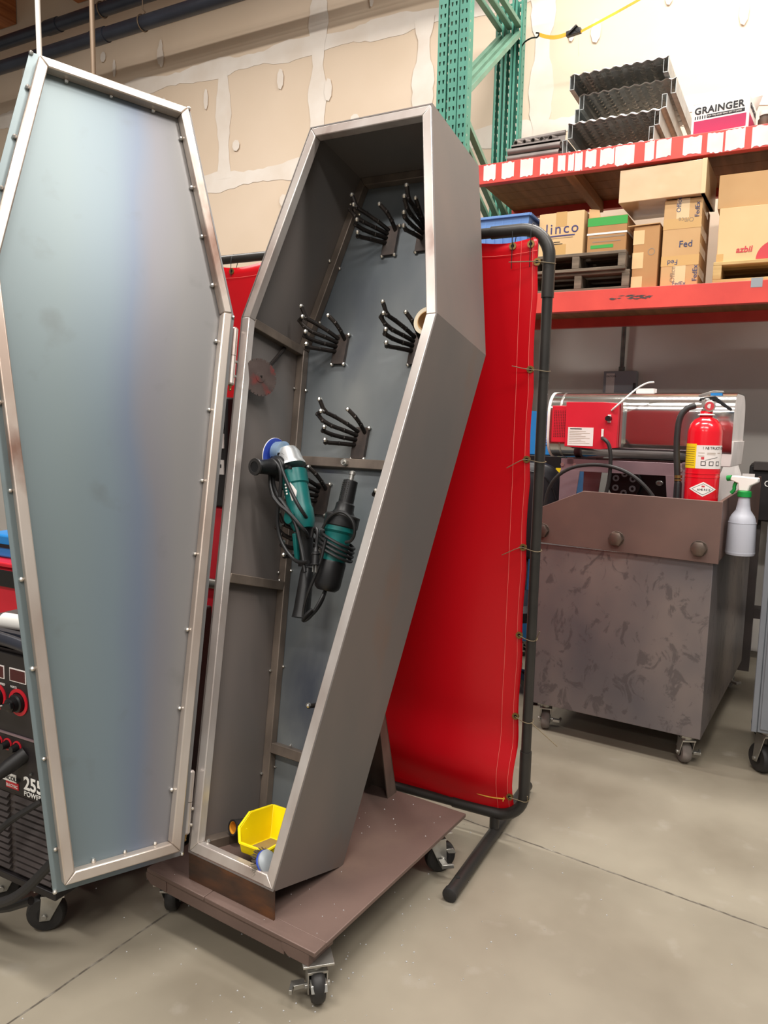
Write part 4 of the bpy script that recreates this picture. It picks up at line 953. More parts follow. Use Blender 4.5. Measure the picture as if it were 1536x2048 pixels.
# ratchet strap
o = thing('ratchet_strap', 'orange ratchet strap stretched from the green upright across the wall', 'strap', (-1.6, 4.95, 3.88))
SB = V((-1.6, 4.95, 3.88))
def strip(p, q, w_, tw=0):
    m = MB(); p, q = V(p)-SB, V(q)-SB; n = 8; vs = []
    for i in range(n+1):
        c = p.lerp(q, i/n)-V((0, 0, .02*math.sin(math.pi*i/n))); vs += [c+V((0, 0, w_/2)), c-V((0, 0, w_/2)), c+V((0, .0015, w_/2)), c+V((0, .0015, -w_/2))]
    fs = []
    for i in range(n):
        a = 4*i; fs += [(a, a+1, a+5, a+4), (a+2, a+6, a+7, a+3), (a, a+4, a+6, a+2), (a+1, a+3, a+7, a+5)]
    m.add(vs, fs); return m.build('webbing', 'strap', o)
strip((-1.52, 4.93, 3.88), (-1.33, 4.92, 3.845), .024); strip((-1.25, 4.9, 3.83), (-.35, 4.7, 4.05), .016); strip((-1.262, 4.9, 3.83), (-1.255, 4.9, 3.69), .005)
m = MB(); m.tube([tuple(V(p)-SB) for p in ((-1.69, 5.08, 3.87), (-1.66, 5.03, 3.9), (-1.6, 4.99, 3.9), (-1.56, 4.95, 3.88), (-1.53, 4.93, 3.865), (-1.52, 4.93, 3.89), (-1.545, 4.94, 3.9))], .005, 8, sm=2); m.build('hook', 'black_cord', o)
m = MB(); m.bar(V((-1.34, 4.915, 3.835))-SB, V((-1.25, 4.905, 3.84))-SB, .03, .03); m.bar(V((-1.33, 4.905, 3.825))-SB, V((-1.27, 4.895, 3.865))-SB, .035, .012); m.cyl(V((-1.27, 4.89, 3.845))-SB, V((-1.27, 4.925, 3.845))-SB, .014); m.build('ratchet_buckle', 'black_plastic', o, bev=.002)

# ------------------------------------------------------------------ wall services
o = thing('disconnect_switch', 'grey electrical disconnect box with conduit on the wall under the rack', 'electrical box', (-.95, WY-.085, 1.55))
m = MB(); m.box(-.108, .105, 0, .077, 0, .24); m.build('enclosure', 'grey_box', o, bev=.003)
m = MB(); m.box(-.09, -.035, -.001, 0, .02, .225); m.build('warning_label', 'paper', o)
text('label_print', 'EATON', .018, (-.088, -.0016, .2), (1, 0, 0), (0, 0, 1), 'ink_black', o)
m = MB(); m.box(-.088, -.04, -.0016, -.001, .06, .065); m.box(-.088, -.04, -.0016, -.001, .09, .095); m.build('label_rule', 'ink_black', o)
m = MB(); m.box(.088, .104, -.02, 0, .09, .16); m.build('switch_handle', 'black_plastic', o, bev=.003)
m = MB(); m.cyl((.0, .04, .24), (-.0, .04, 1.2), .0145, n=14); m.lathe([(0, .02), (.03, .02), (.032, .016)], (0, .04, .24), (0, .04, 1), 14); m.build('conduit', 'galv_dark', o)
# pipes and hanging rods at upper left
for (z0, y, lb) in ((4.88, 5.0, 'upper of two dark pipes running along the wall near the ceiling'), (4.57, 4.85, 'lower of two dark pipes running along the wall near the ceiling')):
    o = thing('sprinkler_pipe', lb, 'pipe', (-9.5, y, z0)); m = MB(); m.cyl((0, 0, 0), (13, 0, .1), .055, n=20); pp = m.build('pipe_run', 'pipe', o)
    for x in (3.35, 6.4, 9.4):
        if z0 < 4.8: x += .75
        m = MB(); m.cyl((x, 0, x*.0077), (x+.16, 0, x*.0077+.001), .062, n=20); m.build('coupling', 'pipe', o)
    for x in (4.05, 7.1):
        if z0 < 4.8: x += .62
        m = MB(); zz = x*.0077; m.tube([(x, .062*math.sin(t*math.pi/8), zz+.062*math.cos(t*math.pi/8)) for t in range(16)], .005, 6, closed=True); m.tube([(x, 0, zz+.06), (x+.01, .02, zz+.09), (x, 0, zz+.11), (x, 0, 5.62-z0)], .005, 6); m.build('pipe_hanger', 'rod_brown', o)
o = thing('drop_pipe', 'thin white pipe dropping from the ceiling behind the coffin door', 'pipe', (-4.99, 4.0, 2.2)); m = MB(); m.cyl((0, 0, 0), (-.04, 0, 3.4), .019, n=12); m.lathe([(0, .019), (.004, .024), (.03, .024), (.034, .019)], (0, 0, 1.2), (0, 0, 2), 12); m.build('pipe_run', 'rod_white', o)
o = thing('drop_pipe', 'thin brown pipe dropping from the ceiling behind the coffin door', 'pipe', (-4.45, 4.0, 2.2)); m = MB(); m.cyl((0, 0, 0), (-.02, 0, 3.4), .018, n=12); m.lathe([(0, .018), (.004, .023), (.03, .023), (.034, .018)], (0, 0, 1.2), (0, 0, 2), 12); m.build('pipe_run', 'rod_brown', o)

# ------------------------------------------------------------------ steel bin cart
BO = (-.1836, 3.2286, 0); BRZ = -.0834
bn = thing('steel_bin_cart', 'stained raw steel box cart with bolted front plate on swivel casters', 'cart', BO, BRZ)
BW, BD = .737, 1.28
m = MB(); m.box(-BW, 0, 0, BD, .1415, .884); m.build('box_body', 'bin_stain', bn, bev=.002)
PL = [(-.742, .892), (-.742, 1.042), (-.536, 1.1345), (.02, 1.1285), (.02, .879)]
m = MB(); m.prism([(x, -.014, z) for x, z in PL], [(x, -.001, z) for x, z in PL]); fp = m.build('front_plate', 'bin_plate', bn, bev=.0015)
m = MB(); m.prism([(.003, -.001, .885), (.003, BD+.1, .9), (.003, BD+.1, 1.165), (.003, -.001, 1.1285)], [(.016, -.001, .885), (.016, BD+.1, .9), (.016, BD+.1, 1.165), (.016, -.001, 1.1285)]); sp = m.build('side_plate', 'bin_plate', bn, bev=.0015)
m = MB(); m.prism([(-.74, BD, .885), (.0, BD, .885), (.0, BD, 1.16), (-.74, BD, 1.16)], [(-.74, BD+.012, .885), (.0, BD+.012, .885), (.0, BD+.012, 1.16), (-.74, BD+.012, 1.16)]); m.build('rear_plate', 'bin_plate', bn)
for x, z in ((-.7125, .946), (-.384, .942), (-.0556, .935)):
    m = MB(); m.cyl((x, -.034, z), (x, -.014, z), .0315, n=6); m.cyl((x, -.037, z), (x, -.034, z), .024, .03, n=6); m.cyl((x, -.016, z), (x, -.014, z), .033, n=20); m.build('hex_bolt', 'hex', fp, bev=.0015)
for y, z in ((.22, .93), (.95, .965)):
    m = MB(); m.cyl((.016, y, z), (.045, y, z), .026, n=6); m.build('hex_bolt', 'hex', sp, bev=.0015)
caster(bn, -.06, .06, .1415, .047, .04, 2.1, 'tread_grey'); caster(bn, -.68, .06, .1415, .047, .04, 1.9, 'tread_grey')
caster(bn, -.06, BD-.08, .1415, .042, .032, 1.2, 'tread_grey'); caster(bn, -.68, BD-.08, .1415, .042, .032, .8, 'tread_grey')
def bthing(name, label, cat, x, y, z, rz=0):
    p = Matrix.Rotation(BRZ, 3, 'Z') @ V((x, y, z))+V(BO); return thing(name, label, cat, p, BRZ+rz)
# heater tunnel on stand
ht = bthing('tunnel_heater', 'polished stainless tunnel heater with red control box on a mauve stand', 'heater', -.42, .5, .8845)
OX0, OX1, ZA, ZB, YA, YB = -.415, .41, .378, .690, -.17, .2
def stad(r, x, n=10):
    hz = (ZB-ZA)/2; zc = (ZA+ZB)/2; rad = .10; pts = []
    for cx, cz, a0 in ((YA+rad, ZB-rad, 90), (YA+rad, ZA+rad, 180), (YB-rad, ZA+rad, 270), (YB-rad, ZB-rad, 0)):
        for k in range(n+1): a = math.radians(a0+90*k/n); pts.append((x, cx+(rad+r)*math.cos(a), cz+(rad+r)*math.sin(a)))
    return pts
def skin(x0, x1, r0, r1, nm, mt, bev=0):
    m = MB(); a, c, d, e = stad(r0, x0), stad(r0, x1), stad(r1, x1), stad(r1, x0); n = len(a); fs = []
    for i in range(n):
        j = (i+1) % n
        for k in range(4): l = (k+1) % 4; fs.append((k*n+i, k*n+j, l*n+j, l*n+i))
    m.add(a+c+d+e, fs); return m.build(nm, mt, ht, ang=25)
skin(OX0+.06, OX1, 0, -.004, 'casing', 'stainless'); skin(OX0, OX0+.055, 0, -.004, 'casing', 'stainless')
skin(OX0-.004, OX0+.008, .003, -.008, 'end_trim', 'white'); skin(OX0+.054, OX0+.063, .002, -.005, 'seam_band', 'stainless_dull')
m = MB(); 
for k in range(6): z = ZA+.04+k*.045; m.box(OX0+.012, OX0+.016, YA+.03, YB-.03, z, z+.02)
m.build('louvre', 'galv_dark', ht)
m = MB(); m.prism(stad(-.005, OX0+.05), stad(-.005, OX0+.054)); m.build('inner_baffle', 'case_dark', ht)
m = MB(); m.prism(stad(-.006, OX1-.006), stad(-.006, OX1)); m.build('end_plate', 'paper', ht)
m = MB(); m.prism([(OX1-.05, YA+.02, ZA-.012), (OX1, YA+.02, ZA-.012), (OX1, YB, ZA-.012), (OX1-.05, YB, ZA-.012)], [(OX1-.03, YA+.015, ZA+.09), (OX1+.006, YA+.015, ZA+.1), (OX1+.006, YB, ZA+.1), (OX1-.03, YB, ZA+.09)]); m.build('discharge_chute', 'paper', ht, bev=.003)
m = MB(); m.box(-.03, .05, YA+.1, YA+.16, ZB, ZB+.02); m.build('top_tag', 'paper', ht)
m = MB(); m.prism([(-.300, YA-.085, ZA+.055), (-.13, YA-.085, ZA+.045), (-.062, YA-.065, ZA+.055), (-.062, YA+.06, ZA+.055), (-.300, YA+.06, ZA+.055)], [(-.300, YA-.085, ZA+.262), (-.13, YA-.085, ZA+.262), (-.062, YA-.065, ZA+.258), (-.062, YA+.06, ZA+.258), (-.300, YA+.06, ZA+.262)]); rb = m.build('control_box', 'machine_red', ht, bev=.002)
m = MB(); m.box(-.372, -.3, YA-.07, YA+.05, ZA+.072, ZA+.245); vb = m.build('vent_box', 'machine_red', ht, bev=.003)
m = MB()
for i in range(7):
    for j in range(17): m.add([(-.358+i*.0085+dx, YA-.0712, ZA+.10+j*.0075+dz) for dx, dz in ((-.0026, 0), (0, -.0026), (.0026, 0), (0, .0026))], [(0, 1, 2, 3)])
m.build('vent_hole_shade', 'hole_shade', vb, kind='stuff')  # flat dark diamonds paint the shade of the perforations
m = MB(); m.box(-.285, -.165, YA-.0862, YA-.085, ZA+.06, ZA+.145); m.build('data_label', 'paper', rb)
m = MB()
for k in range(8): m.box(-.278, -.18-.02*(k % 3), YA-.0866, YA-.0862, ZA+.07+k*.008, ZA+.0715+k*.008)
m.build('label_rule', 'ink_grey', rb)
rule(rb, -.275, -.22, YA-.0868, ZA+.136, .004, 'ink_black')
m = MB(); m.cyl((-.098, YA-.075, ZA+.188), (-.098, YA-.105, ZA+.188), .012, n=16); m.build('rotary_knob', 'black_plastic', rb); m = MB(); m.box(-.105, -.091, YA-.079, YA-.074, ZA+.17, ZA+.206); m.build('knob_plate', 'paper', rb)
m = MB(); m.box(-.128, -.118, YA-.088, YA-.084, ZA+.105, ZA+.14); m.build('toggle_plate', 'paper', rb); m = MB(); m.cyl((-.118, YA-.085, ZA+.098), (-.118, YA-.1, ZA+.098), .007, n=12); m.build('cable_gland', 'zinc', rb)
m = MB(); m.box(-.06, -.05, YA-.035, YA+.03, ZA+.06, ZA+.262); m.build('side_flange', 'stainless_dull', ht)
m = MB(); m.tube([(-.09, YA-.075, ZA+.225), (-.07, YA-.09, ZA+.24), (-.03, YA-.08, ZA+.28), (.01, YA-.05, ZA+.325), (.05, YA-.04, ZA+.35), (.08, YA-.04, ZA+.352)], .004, 8, sm=2); m.build('white_wire', 'white', ht)
m = MB(); m.tube([(-.118, YA-.1, ZA+.098), (-.1, YA-.13, ZA+.095), (-.075, YA-.13, ZA+.07), (-.065, YA-.13, ZA), (-.068, YA-.13, ZA-.1), (-.09, YA-.13, ZA-.2), (-.13, YA-.12, ZA-.28)], .0085, 10, sm=2); m.build('power_cable', 'rubber', ht)
m = MB(); m.tube([(-.355, YA-.13, ZA-.3), (-.365, YA-.13, ZA-.2), (-.33, YA-.135, ZA-.1), (-.25, YA-.14, ZA-.04), (-.15, YA-.14, ZA-.02), (-.05, YA-.14, ZA-.025), (.04, YA-.14, ZA-.06), (.12, YA-.14, ZA-.13), (.17, YA-.13, ZA-.22), (.18, YA-.13, ZA-.3)], .0085, 10, sm=2); m.build('power_cable', 'rubber', ht)
for y in (YA-.03, YB-.03):
    m = MB(); m.box(-.33, .25, y, y+.006, ZA-.062, ZA-.004); rl = m.build('stand_rail', 'mauve', ht, bev=.001)
    for x in (-.322, -.262, .215):
        m = MB(); m.cyl((x, y-.005, ZA-.033), (x, y, ZA-.033), .009, n=12); m.build('rivet', 'zinc', rl)
    for x0, x1 in ((-.33, -.235), (.155, .25)):
        s = 1 if x0 < 0 else -1; xo = x0 if s > 0 else x1
        m = MB(); m.prism([(xo, y-.006, ZA-.06), (xo+s*.095, y-.006, ZA-.06), (xo+s*.06, y-.006, 0), (xo, y-.006, 0)], [(xo, y, ZA-.06), (xo+s*.095, y, ZA-.06), (xo+s*.06, y, 0), (xo, y, 0)]); m.build('stand_leg', 'mauve', ht)
for x in (-.3, .22):
    m = MB(); m.box(x, x+.03, YA-.03, YB-.03, ZA-.03, ZA); m.build('stand_rail', 'mauve', ht)
# fire extinguisher
ex = bthing('fire_extinguisher', 'red fire extinguisher with black hose standing in the steel cart', 'extinguisher', -.083, .105, .8845)
m = MB(); m.lathe([(0, .05), (.004, .064), (.02, .067), (.515, .067), (.545, .06), (.565, .045), (.575, .026), (.6, .024)], (0, 0, 0), (0, 0, 1), 32); cy = m.build('cylinder', 'ext_red', ex, ang=60)
m = MB()
for z in (.345, .33): m.lathe([(0, .067), (.0005, .0682), (.004, .0682), (.0045, .067)], (0, 0, z), (0, 0, 1), 32)
m.build('band', 'ext_red', cy)
def wrapq(a0, a1, z0, z1, r, nm, mt, n=14):
    m = MB(); vs = []
    for i in range(n+1): a = math.radians(a0+(a1-a0)*i/n); vs += [(r*math.sin(a), -r*math.cos(a), z0), (r*math.sin(a), -r*math.cos(a), z1)]
    m.add(vs, [(2*i, 2*i+2, 2*i+3, 2*i+1) for i in range(n)]); return m.build(nm, mt, cy)
wrapq(-110, -15, .368, .467, .0676, 'yellow_label', 'decal_yellow'); wrapq(-15, 105, .368, .462, .0676, 'instruction_label', 'paper')
def arctext(s, a0, z, size, mt, r=.0682, step=6.6):
    for k, ch in enumerate(s):
        if ch == ' ': continue
        a = math.radians(a0+k*step); text('label_letter', ch, size, (r*math.sin(a), -r*math.cos(a), z), (math.cos(a), math.sin(a), 0), (0, 0, 1), mt, cy, ext=.0002)
arctext('INSTRUCTIONS', 6, .446, .0145, 'ink_black', step=7.6)
for k in range(9): wrapq(-70, -20, .38+k*.009, .3815+k*.009, .0679, 'label_rule', 'ink_black', 6)
for k, (a, z) in enumerate(((10, .38), (36, .38), (62, .38))):
    wrapq(a-8, a+8, z, z+.018, .0679, 'pictogram', 'ink_black', 3); wrapq(a-5.5, a+5.5, z+.003, z+.015, .0681, 'pictogram_panel', 'paper', 3)
for a0, a1, z in ((-8, 12, .43), (20, 50, .43), (58, 75, .43), (20, 50, .424), (-8, 12, .418)): wrapq(a0, a1, z, z+.002, .0679, 'label_rule', 'ink_grey', 5)
wrapq(2, 12, .405, .415, .0679, 'red_pictogram', 'ink_red', 4)
m = MB(); m.tube([(.0685*math.sin(math.radians(t)), -.0685*math.cos(math.radians(t)), z) for t, z in ((15, .402), (30, .407), (45, .411), (58, .415))], .0007, 5); m.build('pictogram_line', 'ink_black', cy)
def diamond(hw, hh, r, nm, mt):
    m = MB(); n = 12; vs = []; 
    for i in range(n+1):
        t = -1+2*i/n; a = math.radians(15+hw*t); h = hh*(1-abs(t)); vs += [(r*math.sin(a), -r*math.cos(a), .285-h), (r*math.sin(a), -r*math.cos(a), .285+h)]
    m.add(vs, [(2*i, 2*i+2, 2*i+3, 2*i+1) for i in range(n)]); m.build(nm, mt, cy)
diamond(48, .03, .0676, 'emblem', 'white'); diamond(38, .0235, .0679, 'emblem_line', 'ink_black'); diamond(35, .0215, .0682, 'emblem_field', 'white')
arctext('AMEREX', -4, .279, .0125, 'ink_black', r=.0686, step=7.2)
wrapq(10, 20, .293, .3, .0684, 'emblem_flame', 'ink_red', 3)
m = MB(); m.lathe([(0, .02), (.01, .02), (.012, .016), (.05, .015), (.055, .01)], (0, 0, .598), (0, 0, 1), 16); m.box(-.02, .02, -.013, .013, .615, .645); vl = m.build('valve', 'zinc', ex, bev=.001)
m = MB(); m.lathe([(0, .004), (.001, .023), (.012, .023), (.013, .021)], (.012, -.012, .62), (.016, -.04, .618), 20); gg = m.build('pressure_gauge', 'zinc', ex)
m = MB(); m.cyl((.0134, -.0252, .6191), (.0136, -.0262, .619), .018, n=18); m.build('gauge_face', 'ink_red', gg); m = MB(); m.cyl((.0134, -.026, .6191), (.0137, -.0268, .619), .009, n=12); m.build('gauge_dial', 'paper', gg)
m = MB(); m.prism([(-.03, -.01, .652), (.03, -.01, .66), (.095, -.01, .61), (.09, -.01, .6), (.03, -.01, .64), (-.03, -.01, .64)], [(-.03, .01, .652), (.03, .01, .66), (.095, .01, .61), (.09, .01, .6), (.03, .01, .64), (-.03, .01, .64)]); m.build('carry_handle', 'black_plastic', ex, bev=.002)
m = MB(); m.prism([(-.035, -.009, .665), (.02, -.009, .682), (.06, -.009, .68), (.06, -.009, .673), (.02, -.009, .672), (-.03, -.009, .655)], [(-.035, .009, .665), (.02, .009, .682), (.06, .009, .68), (.06, .009, .673), (.02, .009, .672), (-.03, .009, .655)]); m.build('squeeze_lever', 'zinc', ex, bev=.001)
m = MB(); m.box(.012, .055, -.012, .012, .662, .672); m.build('blue_seal', 'blue_machine', ex)
m = MB(); m.cyl((-.018, 0, .625), (-.045, -.005, .622), .0125, n=14); m.build('hose_fitting', 'zinc', ex)
m = MB(); m.tube([(-.042, -.005, .622), (-.075, -.012, .612), (-.1, -.02, .575), (-.104, -.025, .5), (-.1, -.028, .42), (-.092, -.03, .35), (-.088, -.03, .30), (-.086, -.03, .29)], .0125, 12, sm=2); m.build('hose', 'rubber', ex)
m = MB(); m.lathe([(0, .012), (.01, .0155), (.18, .018), (.185, .014)], (-.086, -.03, .31), (-.083, -.03, .1), 14); m.build('nozzle', 'black_plastic', ex)
m = MB(); m.lathe([(0, .0155), (.012, .0155)], (-.087, -.03, .335), (-.086, -.03, .3), 14); m.lathe([(0, .0155), (.006, .0155)], (-.087, -.03, .318), (-.086, -.03, .3), 14); m.build('hose_clip', 'brass', ex)
m = MB(); m.lathe([(0, .02), (.001, .034), (.002, .034), (.006, .03), (.007, .02)], (0, 0, .582), (0, 0, 1), 20); m.build('collar_tag', 'paper', ex)
# spray bottle hung on the side plate
sb = bthing('spray_bottle', 'translucent spray bottle with green and white trigger hung on the cart side', 'bottle', .079, .12, .905, -.2)
m = MB(); m.lathe([(0, .036), (.004, .054), (.012, .056), (.13, .0525), (.15, .049), (.165, .042), (.185, .028), (.205, .0245), (.245, .02)], (0, 0, 0), (0, 0, 1), 28); m.build('bottle_body', 'milky', sb, ang=50)
m = MB(); m.lathe([(0, .036), (.003, .052), (.125, .0495), (.126, .03)], (0, 0, .006), (0, 0, 1), 24); m.build('cleaner_liquid', 'liquid', sb)
m = MB(); m.lathe([(0, .0565), (.004, .0565)], (0, 0, .012), (0, 0, 1), 28); m.lathe([(0, .053), (.003, .053)], (0, 0, .133), (0, 0, 1), 28); m.build('mould_ring', 'milky', sb)
m = MB(); m.lathe([(0, .024), (.002, .0265), (.022, .0265), (.025, .022)], (0, 0, .238), (0, 0, 1), 20); m.build('screw_collar', 'green_cap', sb)
hp = [(-.02, .262), (.016, .262), (.022, .284), (.05, .3), (.05, .318), (-.05, .322), (-.056, .304), (-.024, .292)]
m = MB(); m.prism([(x, -.015, z) for x, z in hp], [(x, .015, z) for x, z in hp]); m.build('sprayer_head', 'white', sb, bev=.004)
m = MB(); m.cyl((-.054, 0, .312), (-.072, 0, .309), .0115, n=12); m.build('nozzle', 'green_cap', sb)
m = MB(); m.tube([(-.034, 0, .3), (-.042, 0, .28), (-.04, 0, .264), (-.052, 0, .25)], .0075, 8, sm=1); m.build('trigger', 'green_cap', sb)
# things behind on the cart
o = bthing('spindle_turret', 'black round chuck with six pale holes on a black machine in the cart', 'machine part', -.582, .78, .8845)
m = MB(); m.box(-.05, .36, 0, .2, 0, .31); m.build('machine_block', 'black_plastic', o, bev=.01)
m = MB(); m.cyl((.02, -.03, .24), (.02, .0, .24), .085, n=32); tr = m.build('turret_disc', 'black_plastic', o, bev=.003)
for k in range(6):
    a = math.pi/6+k*math.pi/3; m = MB(); m.cyl((.02+.05*math.cos(a), -.032, .24+.05*math.sin(a)), (.02+.05*math.cos(a), -.03, .24+.05*math.sin(a)), .017, n=14, inner=.008); m.build('collet_hole', 'grey_box', tr)
for x in (.19, .27): m = MB(); m.ball((x, -.004, .25), .02, 10, (1, .4, .7)); m.build('chrome_stud', 'zinc', o)
o = bthing('open_wrench', 'small open-ended wrench leaning behind the heater stand', 'wrench', -.69, 1.05, 1.2)
o.location.z = .8845
m = MB(); m.bar((0, 0, .0), (.06, 0, .3), .012, .006, up=(0, 1, 0)); m.cyl((.064, -.005, .32), (.064, .005, .32), .024, n=14); m.build('wrench_body', 'galv_dark', o, bev=.002)
o = bthing('plastic_bag', 'crumpled white plastic bag at the back of the cart beside the extinguisher', 'bag', -.085, .98, .8845)
m = MB(); n = 16; vs = []; fs = []
for j in range(9):
    for i in range(n):
        a = 2*math.pi*i/n; t = j/8; r = (.075*math.sin(math.pi*min(.96, .25+t*.7)))*(1+.2*math.sin(3*a+5*t)+random.uniform(-.08, .08)); vs.append((r*math.cos(a), r*math.sin(a)*.7, .40*t))
for j in range(8):
    for i in range(n): k = (i+1) % n; fs.append((j*n+i, j*n+k, (j+1)*n+k, (j+1)*n+i))
fs += [tuple(range(n)), tuple(range(9*n-1, 8*n-1, -1))]; m.add(vs, fs); m.build('bag_skin', 'paper', o, ang=30)
o = bthing('tablet', 'small grey-screened tablet with white frame leaning at the back of the cart', 'tablet', -.045, 1.16, 1.02)
o.location.z = .8845
m = MB(); m.box(-.06, .05, 0, .01, .17, .27); m.build('tablet_frame', 'white', o, bev=.002); m = MB(); m.box(-.053, .043, -.001, 0, .177, .263); m.build('display', 'screen_glass', o); m = MB(); m.box(-.06, .05, .01, .03, 0, .2); m.build('stand', 'black_plastic', o)
o = bthing('paper_sheet', 'white sheet of paper propped behind the tablet', 'paper', .0, 1.2, .8845)
m = MB(); m.box(-.06, .0, 0, .001, 0, .3); m.build('sheet', 'paper', o)

# chair, blue machine, black machine, grey cabinet
o = thing('office_chair', 'black padded office chair back showing behind the steel cart', 'chair', (-1.19, 3.98, 0), .2)
m = MB(); n, k_ = 24, 12; vs = []; fs = []
for j in range(k_+1):
    ph = -math.pi/2+math.pi*j/k_
    for i in range(n):
        th = 2*math.pi*i/n; cx = abs(math.cos(th))**.7*math.copysign(1, math.cos(th)); sx_ = abs(math.sin(th))**.7*math.copysign(1, math.sin(th)); r = max(.001, math.cos(ph))**.6; vs.append((.215*r*cx, .06*r*sx_, .95+.27*math.copysign(abs(math.sin(ph))**.7, math.sin(ph))))
for j in range(k_):
    for i in range(n): l = (i+1) % n; fs.append((j*n+i, j*n+l, (j+1)*n+l, (j+1)*n+i))
m.add(vs, fs); m.build('backrest', 'chair_black', o, ang=70)
m = MB(); m.tube([(-.17, -.052, .82), (-.185, -.06, .97), (-.13, -.062, 1.14), (0, -.062, 1.18), (.13, -.062, 1.14), (.185, -.06, .97)], .004, 6, sm=2); m.build('piping', 'chair_black', o)
m = MB(); m.lathe([(0, .18), (.02, .205), (.06, .21), (.09, .18)], (0, -.2, .42), (0, -.22, 1), 24); m.build('seat', 'chair_black', o)
m = MB(); m.cyl((0, -.2, .08), (0, -.2, .43), .028); m.bar((0, -.05, .46), (0, .03, .75), .06, .015); m.build('column', 'black_plastic', o)
for k in range(5):
    a = k*2*math.pi/5+.3; m = MB(); m.bar((0, -.2, .1), (.22*math.cos(a), -.2+.22*math.sin(a), .07), .04, .03); m.cyl((.21*math.cos(a)-.02, -.2+.21*math.sin(a), .028), (.21*math.cos(a)+.02, -.2+.21*math.sin(a), .028), .028, n=14); m.build('base_leg', 'black_plastic', o)
o = thing('blue_welder_unit', 'bright blue machine with slatted louvres standing behind the steel cart', 'machine', (-1.25, 4.4, 0))
m = MB(); m.box(-.12, .17, 0, .35, 1.24, 1.5); m.build('upper_cabinet', 'blue_machine', o, bev=.006); m = MB(); m.box(-.12, .17, -.01, .36, 1.16, 1.24); m.build('grip_band', 'black_plastic', o, bev=.006); m = MB(); m.box(-.12, .2, -.03, .36, .1, 1.16); m.build('lower_cabinet', 'blue_machine', o, bev=.006)
for k in range(12):
    for x in (.03, .1):
        m = MB(); m.prism([(x, 0, 1.3+k*.0155), (x+.055, 0, 1.3+k*.0155), (x+.055, -.008, 1.304+k*.0155), (x, -.008, 1.304+k*.0155)], [(x, 0, 1.309+k*.0155), (x+.055, 0, 1.309+k*.0155), (x+.055, 0, 1.3092+k*.0155), (x, 0, 1.3092+k*.0155)]); m.build('louvre', 'blue_machine', o)
m = MB(); m.box(.12, .2, -.036, -.03, 1.1, 1.17); m.build('yellow_tag', 'decal_yellow', o)
for x, y in ((-.08, .03), (.14, .03), (-.08, .3), (.14, .3)): caster(o, x, y, .1, .035, .03, .5)
o = thing('black_printer', 'wide black machine with a red strip standing past the end of the steel cart', 'machine', (.40, 4.76, 0))
m = MB(); m.box(-.52, .6, 0, .4, .9, 1.22); m.build('machine_body', 'panel_black', o, bev=.01); m = MB(); m.box(-.5, .6, -.02, .02, 1.19, 1.24); m.build('front_lip', 'case_dark', o, bev=.004)
m = MB(); m.prism([(-.38, -.01, 1.24), (-.3, -.01, 1.29), (-.24, -.01, 1.29), (-.2, -.01, 1.25), (.5, -.01, 1.24)], [(-.38, .05, 1.24), (-.3, .05, 1.29), (-.24, .05, 1.29), (-.2, .05, 1.25), (.5, .05, 1.24)]); m.build('handle', 'black_plastic', o, bev=.003)
m = MB(); m.box(-.33, -.1, -.022, -.02, 1.2, 1.215); m.build('red_strip', 'knob_red', o); text('machine_print', 'OC', .05, (-.44, -.003, 1.1), (1, 0, 0), (0, 0, 1), 'white', o)
for x in (-.5, .5): m = MB(); m.box(x, x+.06, .05, .35, 0, .9); m.build('stand_leg', 'case_dark', o)
m = MB(); m.box(-.5, .56, .15, .25, .3, .36); m.build('stand_shelf', 'case_dark', o)
o = thing('tool_cabinet', 'grey steel cabinet on a caster at the edge of the aisle beside the cart', 'cabinet', (0, 3.28, 0))
m = MB(); m.box(0.02, .7, .0, .55, .2, 1.25); m.build('cabinet_body', 'cab_grey', o, bev=.004); m = MB(); m.box(-.002, .02, -.004, .55, .2, 1.25); m.build('side_edge', 'cab_grey', o, bev=.003)
for k in range(1): m = MB(); m.box(.03, .69, -.004, 0, .215, 1.235); m.build('cabinet_door', 'cab_grey', o, bev=.002)
for x, y in ((.06, .08), (.62, .08), (.06, .47), (.62, .47)): caster(o, x, y, .2, .06, .045, 2.2, brake=False)

